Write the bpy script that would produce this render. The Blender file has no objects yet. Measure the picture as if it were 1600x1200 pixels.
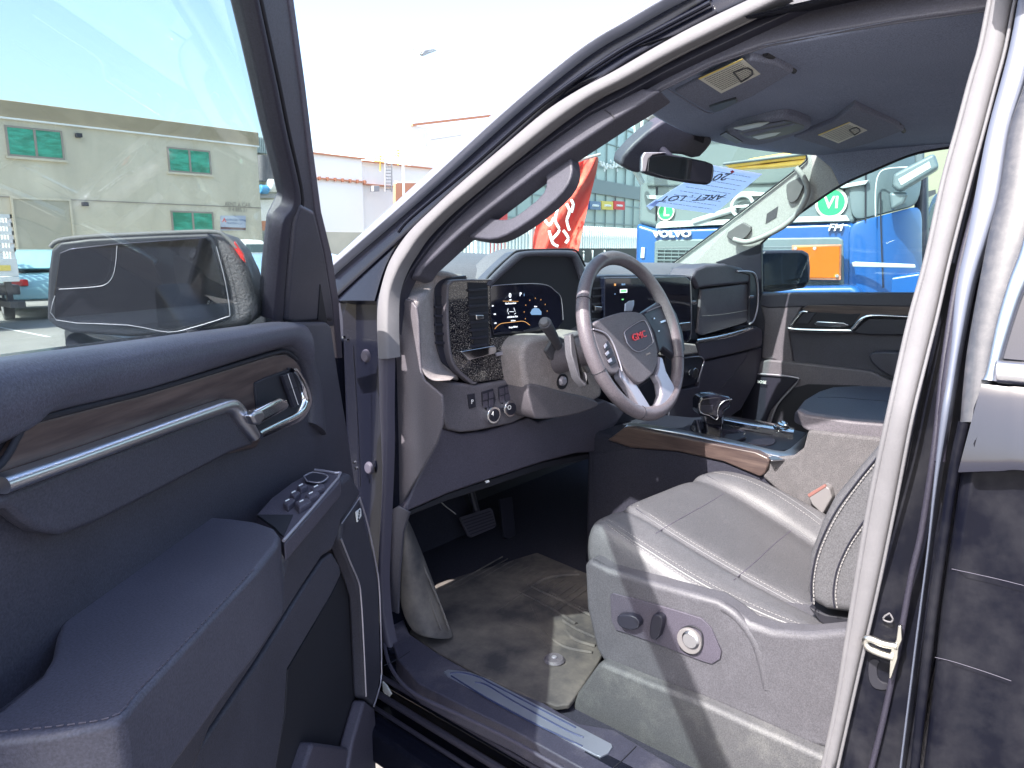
import bpy, bmesh, math, random
from mathutils import Vector, Matrix
random.seed(7)
S = bpy.context.scene
COL = S.collection
R_ = math.radians

# ---------------------------------------------------------------- camera
PITCH, YAW, FPX = R_(10.8), R_(49.6), 1130.0
CAM = Vector((-1.95, -0.2, 1.52))
cd = bpy.data.cameras.new('camera'); cam = bpy.data.objects.new('camera', cd); COL.objects.link(cam)
cam.location = CAM; cam.rotation_euler = (math.pi/2 - PITCH, 0, -YAW)
cd.sensor_width = 36; cd.lens = 36*FPX/1600; cd.clip_start = 0.05; cd.clip_end = 3000
S.camera = cam
# ---------------------------------------------------------------- light
SUN = Vector((-1, 0.03, 1.17)).normalized()          # direction towards the sun
w = bpy.data.worlds.new('World'); S.world = w; w.use_nodes = True
nt = w.node_tree; bg = nt.nodes['Background']
sky = nt.nodes.new('ShaderNodeTexSky'); sky.sky_type = 'NISHITA'; sky.sun_disc = False
sky.sun_elevation = math.asin(SUN.z); sky.sun_rotation = math.atan2(SUN.x, SUN.y)
sky.air_density = 1.0; sky.dust_density = 3.0; sky.altitude = 10
nt.links.new(sky.outputs[0], bg.inputs[0]); bg.inputs[1].default_value = 0.15
sl = bpy.data.lights.new('sun', 'SUN'); sl.energy = 3.5; sl.angle = R_(0.5); sl.color = (1, .955, .9)
so = bpy.data.objects.new('sun', sl); COL.objects.link(so); so.location = (0, 0, 30)
so.rotation_euler = SUN.to_track_quat('Z', 'Y').to_euler()
S.view_settings.view_transform = 'Standard'; S.view_settings.look = 'None'
S.view_settings.exposure = 1.92; S.view_settings.gamma = 1
S.render.engine = 'CYCLES'; S.cycles.max_bounces = 8; S.cycles.transparent_max_bounces = 16
S.cycles.use_denoising = True

# ---------------------------------------------------------------- planes: a sight line meets a real plane of the place
FW = Vector((math.sin(YAW)*math.cos(PITCH), math.cos(YAW)*math.cos(PITCH), -math.sin(PITCH)))
RT = Vector((math.cos(YAW), -math.sin(YAW), 0)); UP = RT.cross(FW)
def ray(u, v): return FW + RT*((u-800)/FPX) + UP*((600-v)/FPX)
class Pl:
    def __init__(s, p0, n): s.p = Vector(p0); s.n = Vector(n).normalized()
    def at(s, u, v, off=0):
        d = ray(u, v); t = ((s.p + s.n*off) - CAM).dot(s.n)/d.dot(s.n); return CAM + d*t
    def nn(s, u, v): return s.n
class SidePl:                                     # the door opening: upright below the belt, leaning in above
    def __init__(s, x, zb, lean, sg=-1):
        s.a = Pl((x, 0, zb), (-1, 0, 0)); s.b = Pl((x, 0, zb), (-1, 0, lean*-sg)); s.zb = zb
    def pick(s, u, v): return s.b if s.a.at(u, v).z > s.zb else s.a
    def at(s, u, v, off=0): return s.pick(u, v).at(u, v, off)
    def nn(s, u, v): return s.pick(u, v).n
def XP(x): return Pl((x, 0, 0), (-1, 0, 0))
def YP(y): return Pl((0, y, 0), (0, -1, 0))
def ZP(z): return Pl((0, 0, z), (0, 0, 1))
def ZD(z): return Pl((0, 0, z), (0, 0, -1))
DA = R_(56); DQ = Vector((-.98, 1.08, 0))
DN = Vector((math.cos(DA), -math.sin(DA), 0)); DD = Vector((-math.sin(DA), -math.cos(DA), 0))
DP = Pl(DQ, DN)                                   # inner face of the open door
def DS(s, z, w=0): return DQ + DD*s + DN*w + Vector((0, 0, z))
WP = Pl(DS(0, 1.38, -.03), DN + Vector((0, 0, -.33)))   # window frame of the door leans inwards
def WS(s, z, off=0): return DS(s, z, -.03 + (z-1.38)*.33) + WP.n*off
T = Pl((-.85, 1.07, 0), (-.0995, -.995, 0))       # dashboard face
SP = SidePl(-.93, 1.3, .30)                       # door opening, driver's side
PS = Pl((.85, 0, 1.35), (-1, 0, -.25))            # passenger side above the belt
WH = Pl((-.44, .70, 1.31), (0, -math.cos(R_(20)), math.sin(R_(20))))   # steering wheel

# ---------------------------------------------------------------- materials
GRAIN = {}
def pr(name, col, rough=.5, metal=0, bump=0, bscale=600, var=0, vscale=8, vcol=None, coat=0, spec=.5, bdist=.001, vlo=.45, vhi=.7, vdet=6, stretch=None):
    m = bpy.data.materials.new(name); m.use_nodes = True; n = m.node_tree; b = n.nodes['Principled BSDF']
    b.inputs['Base Color'].default_value = (*col, 1); b.inputs['Roughness'].default_value = rough
    b.inputs['Metallic'].default_value = metal; b.inputs['Coat Weight'].default_value = coat
    b.inputs['Specular IOR Level'].default_value = spec
    tc = n.nodes.new('ShaderNodeTexCoord'); src = tc.outputs['Object']
    if stretch:
        mp = n.nodes.new('ShaderNodeMapping'); mp.inputs['Scale'].default_value = stretch
        n.links.new(src, mp.inputs[0]); src = mp.outputs[0]
    if bump:
        t = n.nodes.new('ShaderNodeTexNoise'); t.inputs['Scale'].default_value = bscale; t.inputs['Detail'].default_value = 2
        n.links.new(src, t.inputs['Vector'])
        bp = n.nodes.new('ShaderNodeBump'); bp.inputs['Strength'].default_value = bump; bp.inputs['Distance'].default_value = bdist
        n.links.new(t.outputs[0], bp.inputs['Height']); n.links.new(bp.outputs[0], b.inputs['Normal'])
    if var or vcol:
        t = n.nodes.new('ShaderNodeTexNoise'); t.inputs['Scale'].default_value = vscale; t.inputs['Detail'].default_value = vdet
        t.inputs['Roughness'].default_value = .65; n.links.new(src, t.inputs['Vector'])
        cr = n.nodes.new('ShaderNodeValToRGB'); cr.color_ramp.elements[0].position = vlo; cr.color_ramp.elements[1].position = vhi
        cr.color_ramp.elements[0].color = (*col, 1)
        vc = vcol or tuple(min(1, c*(1+var)) for c in col); cr.color_ramp.elements[1].color = (*vc, 1)
        n.links.new(t.outputs[0], cr.inputs[0]); n.links.new(cr.outputs[0], b.inputs['Base Color'])
    g = .27 if bump >= .3 and bscale >= 400 else 0
    if g:
        t = n.nodes.new('ShaderNodeTexNoise'); t.inputs['Scale'].default_value = 420; t.inputs['Detail'].default_value = 3; n.links.new(src, t.inputs['Vector'])
        mr = n.nodes.new('ShaderNodeMapRange'); mr.inputs['From Min'].default_value = .3; mr.inputs['From Max'].default_value = .7
        mr.inputs['To Min'].default_value = 1-g; mr.inputs['To Max'].default_value = 1+g; n.links.new(t.outputs[0], mr.inputs[0])
        mm = n.nodes.new('ShaderNodeVectorMath'); mm.operation = 'SCALE'; n.links.new(mr.outputs[0], mm.inputs['Scale'])
        lk = [l for l in n.links if l.to_socket == b.inputs['Base Color']]
        if lk: n.links.new(lk[0].from_socket, mm.inputs[0])
        else: mm.inputs[0].default_value = col
        n.links.new(mm.outputs[0], b.inputs['Base Color'])
    return m
def glass(name, tint, refl=1.0, rough=0, dirt=0):
    m = bpy.data.materials.new(name); m.use_nodes = True; n = m.node_tree; n.nodes.clear()
    o = n.nodes.new('ShaderNodeOutputMaterial'); t = n.nodes.new('ShaderNodeBsdfTransparent'); t.inputs[0].default_value = (*tint, 1)
    g = n.nodes.new('ShaderNodeBsdfGlossy'); g.inputs['Roughness'].default_value = rough
    f = n.nodes.new('ShaderNodeFresnel'); f.inputs[0].default_value = 1.45
    mu = n.nodes.new('ShaderNodeMath'); mu.operation = 'MULTIPLY'; mu.inputs[1].default_value = refl
    mx = n.nodes.new('ShaderNodeMixShader')
    n.links.new(f.outputs[0], mu.inputs[0]); n.links.new(mu.outputs[0], mx.inputs[0])
    n.links.new(t.outputs[0], mx.inputs[1]); n.links.new(g.outputs[0], mx.inputs[2])
    last = mx.outputs[0]
    if dirt:
        tc = n.nodes.new('ShaderNodeTexCoord'); mp = n.nodes.new('ShaderNodeMapping'); mp.inputs['Rotation'].default_value = (0.3, .5, .4); mp.inputs['Scale'].default_value = (9, 9, .7)
        ns = n.nodes.new('ShaderNodeTexNoise'); ns.inputs['Scale'].default_value = 1.6; ns.inputs['Detail'].default_value = 5
        cr = n.nodes.new('ShaderNodeValToRGB'); cr.color_ramp.elements[0].position = .5; cr.color_ramp.elements[1].position = .8
        cr.color_ramp.elements[0].color = (dirt*.25,)*3+(1,); cr.color_ramp.elements[1].color = (dirt,)*3+(1,)
        d = n.nodes.new('ShaderNodeBsdfDiffuse'); d.inputs[0].default_value = (.6, .58, .55, 1); m2 = n.nodes.new('ShaderNodeMixShader')
        n.links.new(tc.outputs['Object'], mp.inputs[0]); n.links.new(mp.outputs[0], ns.inputs['Vector']); n.links.new(ns.outputs[0], cr.inputs[0])
        n.links.new(cr.outputs[0], m2.inputs[0]); n.links.new(last, m2.inputs[1]); n.links.new(d.outputs[0], m2.inputs[2]); last = m2.outputs[0]
    n.links.new(last, o.inputs[0]); return m
def emit(name, col, st):
    m = bpy.data.materials.new(name); m.use_nodes = True; b = m.node_tree.nodes['Principled BSDF']
    b.inputs['Base Color'].default_value = (.01, .01, .01, 1); b.inputs['Emission Color'].default_value = (*col, 1)
    b.inputs['Emission Strength'].default_value = st; return m

M = dict(
 trim=pr('soft_trim', (.043, .042, .058), .5, bump=.35, bscale=900, var=.25, vscale=5),
 pad=pr('leather_pad', (.060, .059, .082), .45, bump=.3, bscale=700, var=.2, vscale=6),
 cap=pr('sun_toned_leather_trim', (.25, .22, .22), .6, bump=.5, bscale=800, var=.25, vscale=40),  # base lightened to stand in for direct sun on the dark trim
 dash=pr('dash_plastic', (.105, .095, .110), .55, bump=.4, bscale=900, var=.2, vscale=6),
 knee=pr('knee_plastic', (.065, .058, .080), .55, bump=.35, bscale=900, var=.15, vscale=5),
 dark=pr('dark_plastic', (.018, .018, .030), .45, bump=.2, bscale=900),
 black=pr('black_void', (.012, .012, .019), .7),
 gloss=pr('piano_black', (.010, .010, .016), .12, coat=.6, vcol=(.30, .27, .24), vscale=420, vlo=.54, vhi=.7, vdet=1),
 screen=pr('screen_glass', (.008, .009, .020), .08, coat=.5),
 paint=pr('black_paint', (.006, .007, .014), .22, coat=.12, spec=.25, vcol=(.05, .045, .05), vscale=420, vlo=.62, vhi=.78, vdet=3),
 dpaint=pr('dusty_black_paint', (.004, .0045, .009), .3, coat=.02, spec=.12, vcol=(.026, .026, .031), vscale=13, vlo=.42, vhi=.85, vdet=9),
 rubber=pr('rubber', (.022, .020, .034), .6, bump=.3, bscale=400),
 seal=pr('fabric_seal', (.125, .121, .130), .7, bump=.3, bscale=350, var=.10, vscale=30),
 sealk=pr('dark_seal', (.055, .050, .075), .6),  # darker seal colour paints the shaded run; plugs and scratches use it too
 chrome=pr('chrome', (.80, .80, .82), .12, 1, var=0),
 satin=pr('satin_metal', (.62, .62, .66), .3, 1),
 silver=pr('satin_silver_plastic', (.42, .40, .46), .35, .5),
 wood=pr('wood_trim', (.045, .030, .030), .35, vcol=(.12, .085, .075), vscale=2.2, vlo=.35, vhi=.75, stretch=(3, 3, 42)),
 seat=pr('seat_leather', (.088, .087, .096), .42, bump=.55, bscale=520, var=.12, vscale=14),
 perf=pr('perforated_leather', (.070, .069, .077), .55, bump=.8, bscale=420, var=.1, vscale=14),
 stitch=pr('stitching', (.30, .285, .285), .8),
 side=pr('seat_side_plastic', (.074, .072, .084), .5, bump=.4, bscale=700, var=.15, vscale=20),
 liner=pr('headliner_fabric', (.21, .235, .32), .95, bump=.5, bscale=900, var=.12, vscale=3, spec=.1),
 visor=pr('visor_fabric', (.18, .19, .25), .9, bump=.4, bscale=900, spec=.1),
 carpet=pr('carpet', (.034, .034, .048), .95, bump=1, bscale=500, spec=.1),
 tunnel=pr('console_carpet', (.110, .104, .110), .95, bump=1, bscale=500, bdist=.002, var=.2, vscale=60, spec=.1),
 mat=pr('rubber_mat_dirty', (.036, .034, .040), .75, bump=.6, bscale=60, vcol=(.17, .148, .132), vscale=7, vlo=.35, vhi=.72, vdet=10),
 sill=pr('sill_plastic', (.040, .038, .060), .5, bump=.3, bscale=700, vcol=(.11, .10, .12), vscale=9, vlo=.5, vhi=.8, vdet=10),
 scuff=pr('brushed_scuff_plate', (.36, .38, .46), .35, .7, bump=.2, bscale=30, stretch=(60, 1, 60)),
 paper=pr('label_paper', (.62, .60, .52), .8), ink=pr('ink', (.06, .06, .07), .8), white=pr('white_print', (.8, .8, .8), .7),
 red=pr('red_print', (.75, .05, .05), .6), yel=pr('yellow_print', (.8, .6, .12), .6), redk=pr('badge_red', (.7, .03, .04), .3),
 winglass=glass('tinted_door_glass', (.82, .89, .885), .28, dirt=.025), wind=glass('windshield_glass', (.66, .84, .80), .5),
 pglass=glass('passenger_glass', (.80, .91, .92), .5, dirt=.03), rearglass=pr('privacy_glass', (.01, .01, .018), .06, coat=.5),
 mirror=pr('mirror_glass', (.55, .56, .60), .03, 1), mirrord=pr('mirror_glass_dark', (.055, .055, .075), .03, 1),  # mirrord: base darkened to stand in for a dark reflection
 eW=emit('screen_white', (.8, .85, .95), .5), eO=emit('screen_amber', (.9, .45, .15), .35), eB=emit('screen_blue', (.25, .45, .75), .25), eG=emit('screen_green', (.2, .8, .3), .35),
 orange=pr('orange_plate', (.90, .20, .0), .5), tblue=pr('cab_blue', (.010, .075, .25), .3, coat=.4), tgrey=pr('cab_grey', (.115, .145, .155), .4, coat=.2),
 tgrill=pr('grille_grey', (.09, .11, .12), .5), tlight=pr('cab_light_grey', (.42, .45, .45), .35), tglass=pr('cab_window', (.05, .07, .08), .15, coat=.1),
 green=pr('green_disc', (.02, .36, .12), .5), beige=pr('painted_render', (.56, .50, .39), .9, bump=.3, bscale=3, var=.22, vscale=.5, vlo=.35, vhi=.75, stretch=(2.2, 1, .35)),
 coping=pr('roof_coping', (.33, .27, .18), .9, var=.3, vscale=.6), gwin=pr('green_glass', (.02, .22, .13), .08, vcol=(.05, .42, .28), vscale=1.3, vlo=.4, vhi=.6, stretch=(1, 1, 4)),  # gwin: uneven tone paints partial reflections into the pane colour
 frameb=pr('bronze_frame', (.30, .26, .22), .5), rdoor=pr('roller_door', (.40, .37, .29), .8, var=.1, vscale=.4),
 whitew=pr('white_wall', (.80, .80, .78), .8, bump=.2, bscale=2), grey=pr('grey_metal', (.30, .31, .32), .6), gpanel=pr('glazed_panel', (.36, .43, .42), .25, var=.12, vscale=.2),
 asphalt=pr('asphalt_ground', (.20, .19, .175), .9, bump=.6, bscale=40, bdist=.01, var=.35, vscale=.5), line=pr('line_paint', (.62, .62, .6), .8),
 cyan=pr('light_blue_paint', (.28, .50, .55), .3, coat=.8), carw=pr('white_car_paint', (.72, .72, .70), .3, coat=.8), carb=pr('sky_blue_car_paint', (.25, .38, .5), .3, coat=.8),
 tyre=pr('tyre_rubber', (.02, .02, .02), .8), cwin=pr('car_window', (.05, .07, .07), .08, coat=.4), flag=pr('red_flag_cloth', (.66, .06, .04), .7, vcol=(.9, .3, .2), vscale=2.2, vlo=.5, vhi=.75),
 crane=pr('crane_yellow', (.85, .55, .10), .5), ywall=pr('yellowish_wall', (.27, .26, .18), .9, var=.12, vscale=.5), rust=pr('rusty_rail', (.5, .22, .13), .8), tank=pr('blue_tank', (.08, .3, .55), .5),
 sheet=pr('blueish_paper', (.62, .68, .85), .8), clear=glass('clear_film', (.85, .92, .95), 2.0), rlight=pr('red_lens', (.6, .02, .02), .2),
 pdust=pr('dusty_frame_paint', (.035, .036, .045), .35, coat=.2, vcol=(.075, .072, .078), vscale=90, vlo=.42, vhi=.8, vdet=9),
 shoulder=pr('glossy_shoulder_paint', (.010, .011, .022), .2, coat=.35),
 bgloss=pr('black_gloss', (.008, .008, .014), .1, coat=.8),
 strik=pr('zinc_metal', (.72, .70, .64), .3, 1, bump=.3, bscale=80), buckle=pr('grey_buckle', (.16, .15, .155), .5), dkwall=pr('dark_hoarding', (.045, .045, .05), .6),
)
# thin translucent sheet in the windscreen
mt = M['sheet'].node_tree; bb = mt.nodes['Principled BSDF']; tl = mt.nodes.new('ShaderNodeBsdfTranslucent'); tl.inputs[0].default_value = (.60, .68, .88, 1)
mx = mt.nodes.new('ShaderNodeMixShader'); mx.inputs[0].default_value = .55
mt.links.new(bb.outputs[0], mx.inputs[1]); mt.links.new(tl.outputs[0], mx.inputs[2]); mt.links.new(mx.outputs[0], mt.nodes['Material Output'].inputs[0])

# ---------------------------------------------------------------- object helpers
def tag(o, label=None, cat=None, group=None, kind=None):
    if label: o['label'] = label
    if cat: o['category'] = cat
    if group: o['group'] = group
    if kind: o['kind'] = kind
    return o
def thing(name, loc, label, cat, group=None):
    o = bpy.data.objects.new(name, None); COL.objects.link(o); o.location = loc; o.empty_display_size = .2
    return tag(o, label, cat, group)
def link(name, me, mat, parent=None):
    o = bpy.data.objects.new(name, me); COL.objects.link(o)
    if mat is not None: me.materials.append(M[mat] if isinstance(mat, str) else mat)
    if parent:
        o.parent = parent
        if parent.type == 'EMPTY': o.matrix_parent_inverse = Matrix.Translation(parent.location).inverted()
    return o
def finish(o, bev=0, seg=3, sub=0, ang=38):
    me = o.data
    me.polygons.foreach_set('use_smooth', [True]*len(me.polygons))
    if sub:
        s = o.modifiers.new('sub', 'SUBSURF'); s.levels = s.render_levels = sub
    else:
        me.set_sharp_from_angle(angle=R_(ang))
    if bev:
        b = o.modifiers.new('bev', 'BEVEL'); b.width = bev; b.segments = seg; b.limit_method = 'ANGLE'; b.angle_limit = R_(40); b.harden_normals = True
    return o
def mesh(name, verts, faces, mat, parent=None, bev=0, sub=0, seg=3, ang=38):
    me = bpy.data.meshes.new(name); me.from_pydata([tuple(v) for v in verts], [], faces)
    bm = bmesh.new(); bm.from_mesh(me); bmesh.ops.recalc_face_normals(bm, faces=bm.faces); bm.to_mesh(me); bm.free(); me.update()
    return finish(link(name, me, mat, parent), bev, seg, sub, ang)
class MB:                                          # collects shapes into one mesh
    def __init__(s): s.v = []; s.f = []
    def add(s, vs, fs):
        k = len(s.v); s.v += [tuple(v) for v in vs]; s.f += [tuple(i+k for i in f) for f in fs]; return s
    def box(s, a, b):
        x0, y0, z0 = a; x1, y1, z1 = b
        return s.add([(x0,y0,z0),(x1,y0,z0),(x1,y1,z0),(x0,y1,z0),(x0,y0,z1),(x1,y0,z1),(x1,y1,z1),(x0,y1,z1)],
                     [(0,3,2,1),(4,5,6,7),(0,1,5,4),(1,2,6,5),(2,3,7,6),(3,0,4,7)])
    def prism(s, pts, vec):
        n = len(pts); vec = Vector(vec)
        return s.add([Vector(p) for p in pts] + [Vector(p)+vec for p in pts], [tuple(range(n)), tuple(range(2*n-1, n-1, -1))] + [(i, (i+1) % n, (i+1) % n + n, i+n) for i in range(n)])
    def poly(s, pts, plane, off=0, th=.01, sm=0):
        P = path(pts, plane, off); P = chaikin(P, sm, True) if sm else P
        return s.prism(P, -plane_n(plane, pts[0])*th)
    def tube(s, pts, r, n=8, closed=False, rr=None):
        P = [Vector(p) for p in pts]; N = len(P); ring = []
        up = Vector((0.13, .21, 1)).normalized()
        for i, p in enumerate(P):
            a = P[(i-1) % N] if closed or i else P[i]; b = P[(i+1) % N] if closed or i < N-1 else P[i]
            t = (b-a).normalized(); x = t.cross(up)
            if x.length < .05: x = t.cross(Vector((1, 0, 0)))
            x.normalize(); y = t.cross(x); q = rr[i] if rr else r
            ring.append([p + (x*math.cos(2*math.pi*k/n) + y*math.sin(2*math.pi*k/n))*q for k in range(n)])
        vs = [v for q in ring for v in q]; fs = []
        for i in range(N if closed else N-1):
            j = (i+1) % N
            fs += [(i*n+k, i*n+(k+1) % n, j*n+(k+1) % n, j*n+k) for k in range(n)]
        if not closed: fs += [tuple(range(n-1, -1, -1)), tuple(range((N-1)*n, N*n))]
        return s.add(vs, fs)
    def disc(s, c, ax, r, th, n=24, r2=None):
        c = Vector(c); ax = Vector(ax).normalized(); x = ax.orthogonal().normalized(); y = ax.cross(x); r2 = r if r2 is None else r2
        a = [c + (x*math.cos(2*math.pi*k/n)+y*math.sin(2*math.pi*k/n))*r for k in range(n)]
        b = [c + ax*th + (x*math.cos(2*math.pi*k/n)+y*math.sin(2*math.pi*k/n))*r2 for k in range(n)]
        return s.add(a+b, [tuple(range(n-1, -1, -1)), tuple(range(n, 2*n))] + [(k, (k+1) % n, (k+1) % n+n, k+n) for k in range(n)])
    def build(s, name, mat, parent=None, bev=0, sub=0, seg=2, ang=38): return mesh(name, s.v, s.f, mat, parent, bev, sub, seg, ang)
def path(pts, plane=None, off=0):
    out = []
    for p in pts:
        if isinstance(p, Vector): out.append(p.copy())
        elif len(p) == 3: out.append(plane.at(p[0], p[1], off+p[2]))
        else: out.append(plane.at(p[0], p[1], off))
    return out
def plane_n(plane, p):
    return plane.nn(p[0], p[1]) if not isinstance(p, Vector) else (plane.n if hasattr(plane, 'n') else plane.a.n)
def chaikin(P, it=2, closed=True):
    for _ in range(it):
        Q = []; N = len(P)
        if not closed: Q.append(P[0])
        for i in range(N if closed else N-1):
            a, b = P[i], P[(i+1) % N]; Q += [a*.75+b*.25, a*.25+b*.75]
        if not closed: Q.append(P[-1])
        P = Q
    return P
def smooth(P, k=6):                                # Catmull-Rom through the points
    P = [Vector(p) for p in P]; out = []
    for i in range(len(P)-1):
        p0 = P[max(i-1, 0)]; p1 = P[i]; p2 = P[i+1]; p3 = P[min(i+2, len(P)-1)]
        for j in range(k):
            t = j/k; out.append(.5*((2*p1) + (p2-p0)*t + (2*p0-5*p1+4*p2-p3)*t*t + (3*p1-p0-3*p2+p3)*t**3))
    return out + [P[-1]]
def poly(name, pts, plane, off=0, th=.01, mat='trim', parent=None, bev=.002, sm=0, seg=3):
    return MB().poly(pts, plane, off, th, sm).build(name, mat, parent, bev, seg=seg)
def tubeo(name, pts, r, mat, parent=None, plane=None, off=0, k=6, n=10, closed=False):
    P = path(pts, plane, off); P = smooth(P, k) if k > 1 else P
    return MB().tube(P, r, n, closed).build(name, mat, parent)
def band(name, A, B, plane, mat, parent=None, off=0, bulge=.01, back=.02, k=5, nseg=8, offb=None):
    offb = off if offb is None else offb
    PA = smooth(path(A, plane, off), k); PB = smooth(path(B, plane, offb), k); N = len(PA); n = plane_n(plane, A[0]); vs = []; fs = []
    for i in range(N):
        a, b = PA[i], PB[i]
        for j in range(nseg+1):
            t = math.pi*j/nseg; vs.append(a + (b-a)*(1-math.cos(t))/2 + n*bulge*math.sin(t))
        vs += [b - n*back, a - n*back]
    q = nseg+3
    for i in range(N-1):
        fs += [(i*q+j, i*q+(j+1) % q, (i+1)*q+(j+1) % q, (i+1)*q+j) for j in range(q)]
    fs += [tuple(range(q-1, -1, -1)), tuple(range((N-1)*q, N*q))]
    return mesh(name, vs, fs, mat, parent, ang=50)
def surf(name, rows, mat, parent=None, sub=2, th=0):
    n = len(rows[0]); vs = [p for r in rows for p in r]
    fs = [(i*n+j, i*n+j+1, (i+1)*n+j+1, (i+1)*n+j) for i in range(len(rows)-1) for j in range(n-1)]
    me = bpy.data.meshes.new(name); me.from_pydata([tuple(v) for v in vs], [], fs); me.update()
    o = link(name, me, mat, parent); me.polygons.foreach_set('use_smooth', [True]*len(me.polygons))
    if th:
        s = o.modifiers.new('solid', 'SOLIDIFY'); s.thickness = th; s.offset = 0
    if sub:
        s = o.modifiers.new('sub', 'SUBSURF'); s.levels = s.render_levels = sub
    return o
def stitches(name, pts, parent, plane=None, off=0, step=.009, ln=.0055, r=.0009, mat='stitch', k=10):
    P = smooth(path(pts, plane, off), k); mb = MB(); acc = 0; nxt = 0
    for a, b in zip(P, P[1:]):
        L = (b-a).length
        if L < 1e-6: continue
        while nxt <= acc+L:
            p = a + (b-a)*((nxt-acc)/L); d = (b-a).normalized(); mb.tube([p, p+d*ln*.5, p+d*ln], r, 5); nxt += step
        acc += L
    return mb.build(name, mat, parent)
def text(name, body, plane, u, v, hpx, mat, parent, off=0, ang=0, sx=1.0, th=.0006, shear=0, bold=0, align='CENTER'):
    c = bpy.data.curves.new(name, 'FONT'); c.body = body; c.align_x = align; c.align_y = 'CENTER'; c.extrude = th; c.shear = shear; c.offset = bold
    c.size = 1.0; c.resolution_u = 3
    p = plane.at(u, v, off); n = plane_n(plane, (u, v)); h = (plane.at(u, v-hpx/2, off)-plane.at(u, v+hpx/2, off)).length*1.38
    up = Vector((0, 0, 1)) if abs(n.z) < .9 else -RT.cross(n)*(1 if n.z > 0 else -1)
    x = up.cross(n).normalized(); y = n.cross(x)
    ca, sa = math.cos(R_(ang)), math.sin(R_(ang)); x2 = x*ca + y*sa; y2 = -x*sa + y*ca
    mtx = Matrix((( x2.x*h*sx, y2.x*h, n.x, p.x), (x2.y*h*sx, y2.y*h, n.y, p.y), (x2.z*h*sx, y2.z*h, n.z, p.z), (0, 0, 0, 1)))
    tmp = bpy.data.objects.new('tmp', c); COL.objects.link(tmp); dg = bpy.context.evaluated_depsgraph_get(); dg.update()
    me = bpy.data.meshes.new_from_object(tmp.evaluated_get(dg)); bpy.data.objects.remove(tmp)
    me.transform(mtx); me.materials.clear()
    return link(name, me, mat, parent)
def joined(objs, name):                            # several text meshes of one screen or plate become one mesh
    bm = bmesh.new(); mats = []
    for o in objs:
        k = len(mats); mats += [m for m in o.data.materials]; f0 = len(bm.faces); bm.from_mesh(o.data); bm.faces.ensure_lookup_table()
        for f in bm.faces[f0:]: f.material_index = k
    keep = objs[0]; me = bpy.data.meshes.new(name); bm.to_mesh(me); bm.free()
    for m in mats: me.materials.append(m)
    keep.data = me; keep.name = name
    for o in objs[1:]: bpy.data.objects.remove(o)
    return keep
# ================================================================ the pickup truck
V3 = Vector
truck = thing('pickup_truck', (0, 0, 0), 'black pickup truck with its front door open onto a grey leather cabin', 'pickup truck')
# ---- body shell
mb = MB()
mb.box((-.93, -1.6, .40), (.93, 1.25, .50)); mb.box((-.99, -1.6, .36), (-.90, -.0, .60))
body = mb.build('body_shell', 'paint', truck, .01)
roof = surf('roof_panel', [[V3((x, y, 1.93 - .05*(abs(x)/.8)**2 - (.03 if y > .6 else 0))) for x in (-.80, -.4, 0, .4, .80)] for y in (-1.6, -.4, .3, .70)], 'paint', truck, 2, .01)
MB().box((-.85, 1.95, .7), (.85, 3.3, 1.22)).build('hood', 'paint', truck, .06)
MB().box((-.92, -1.62, .5), (.92, -1.56, 1.86)).build('rear_wall', 'trim', truck, .01)
MB().box((-.85, 1.66, .5), (.85, 1.76, 1.36)).build('firewall', 'black', truck, .01)
mb = MB(); mb.prism([V3((-.99, 1.24, .45)), V3((-.99, 1.75, .45)), V3((-.97, 1.75, 1.28)), V3((-.97, 1.24, 1.30))], (.13, 0, 0))
mb.build('front_fender', 'paint', truck, .01)
MB().box((-.86, -1.6, 1.862), (-.785, -.02, 1.93)).build('roof_side_rail', 'paint', truck, .01)
# floor
MB().box((-.86, -1.55, .50), (.86, 1.66, .535)).build('floor_carpet', 'carpet', truck)
mb = MB(); mb.prism([V3((-.80, 1.46, .535)), V3((-.80, 1.66, .80)), V3((-.80, 1.66, .535))], (.62, 0, 0)); mb.build('toe_board', 'carpet', truck)

# ---- A pillar, driver's side: bands of the door opening
def bandx(name, A, B, mat, off, bulge, back=.03, offb=None): return band(name, A, B, SP, mat, truck, off, bulge, back, 5, 8, offb)
c0 = [(500,425),(521,405),(635,301),(772,176),(866,97),(916,60),(960,34),(1007,7),(1060,-22)]
c1 = [(506,430),(527,410),(644,308),(782,182),(878,101),(930,63),(975,37),(1024,8),(1080,-22)]
c2 = [(520,470),(552,440),(668,334),(802,212),(900,126),(950,88),(996,62),(1046,34),(1110,-4)]
c4 = [(585,470),(612,397),(690,308),(798,216),(893,140),(962,112),(1030,73),(1110,28),(1175,-2)]
bandx('roof_rail_highlight', c0, c1, pr('painted_sky_sheen', (.30, .32, .40), .3, .6, coat=.6), .040, .003, .03)  # sky reflection painted in as a pale metallic base on black paint
bandx('outer_pillar', c1, c2, 'paint', .012, .004, .05)
bandx('inner_flange', c2, c4, 'paint', .004, .003, .04)
tubeo('flange_ridge', [(622,362),(644,338),(741,256),(851,160),(960,84),(1030,46),(1110,4)], .0045, 'paint', truck, SP, .016)
tubeo('flange_ridge', [(640,366),(664,344),(761,262),(870,170),(975,98),(1040,62),(1120,20)], .003, 'dpaint', truck, SP, .010)
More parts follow.
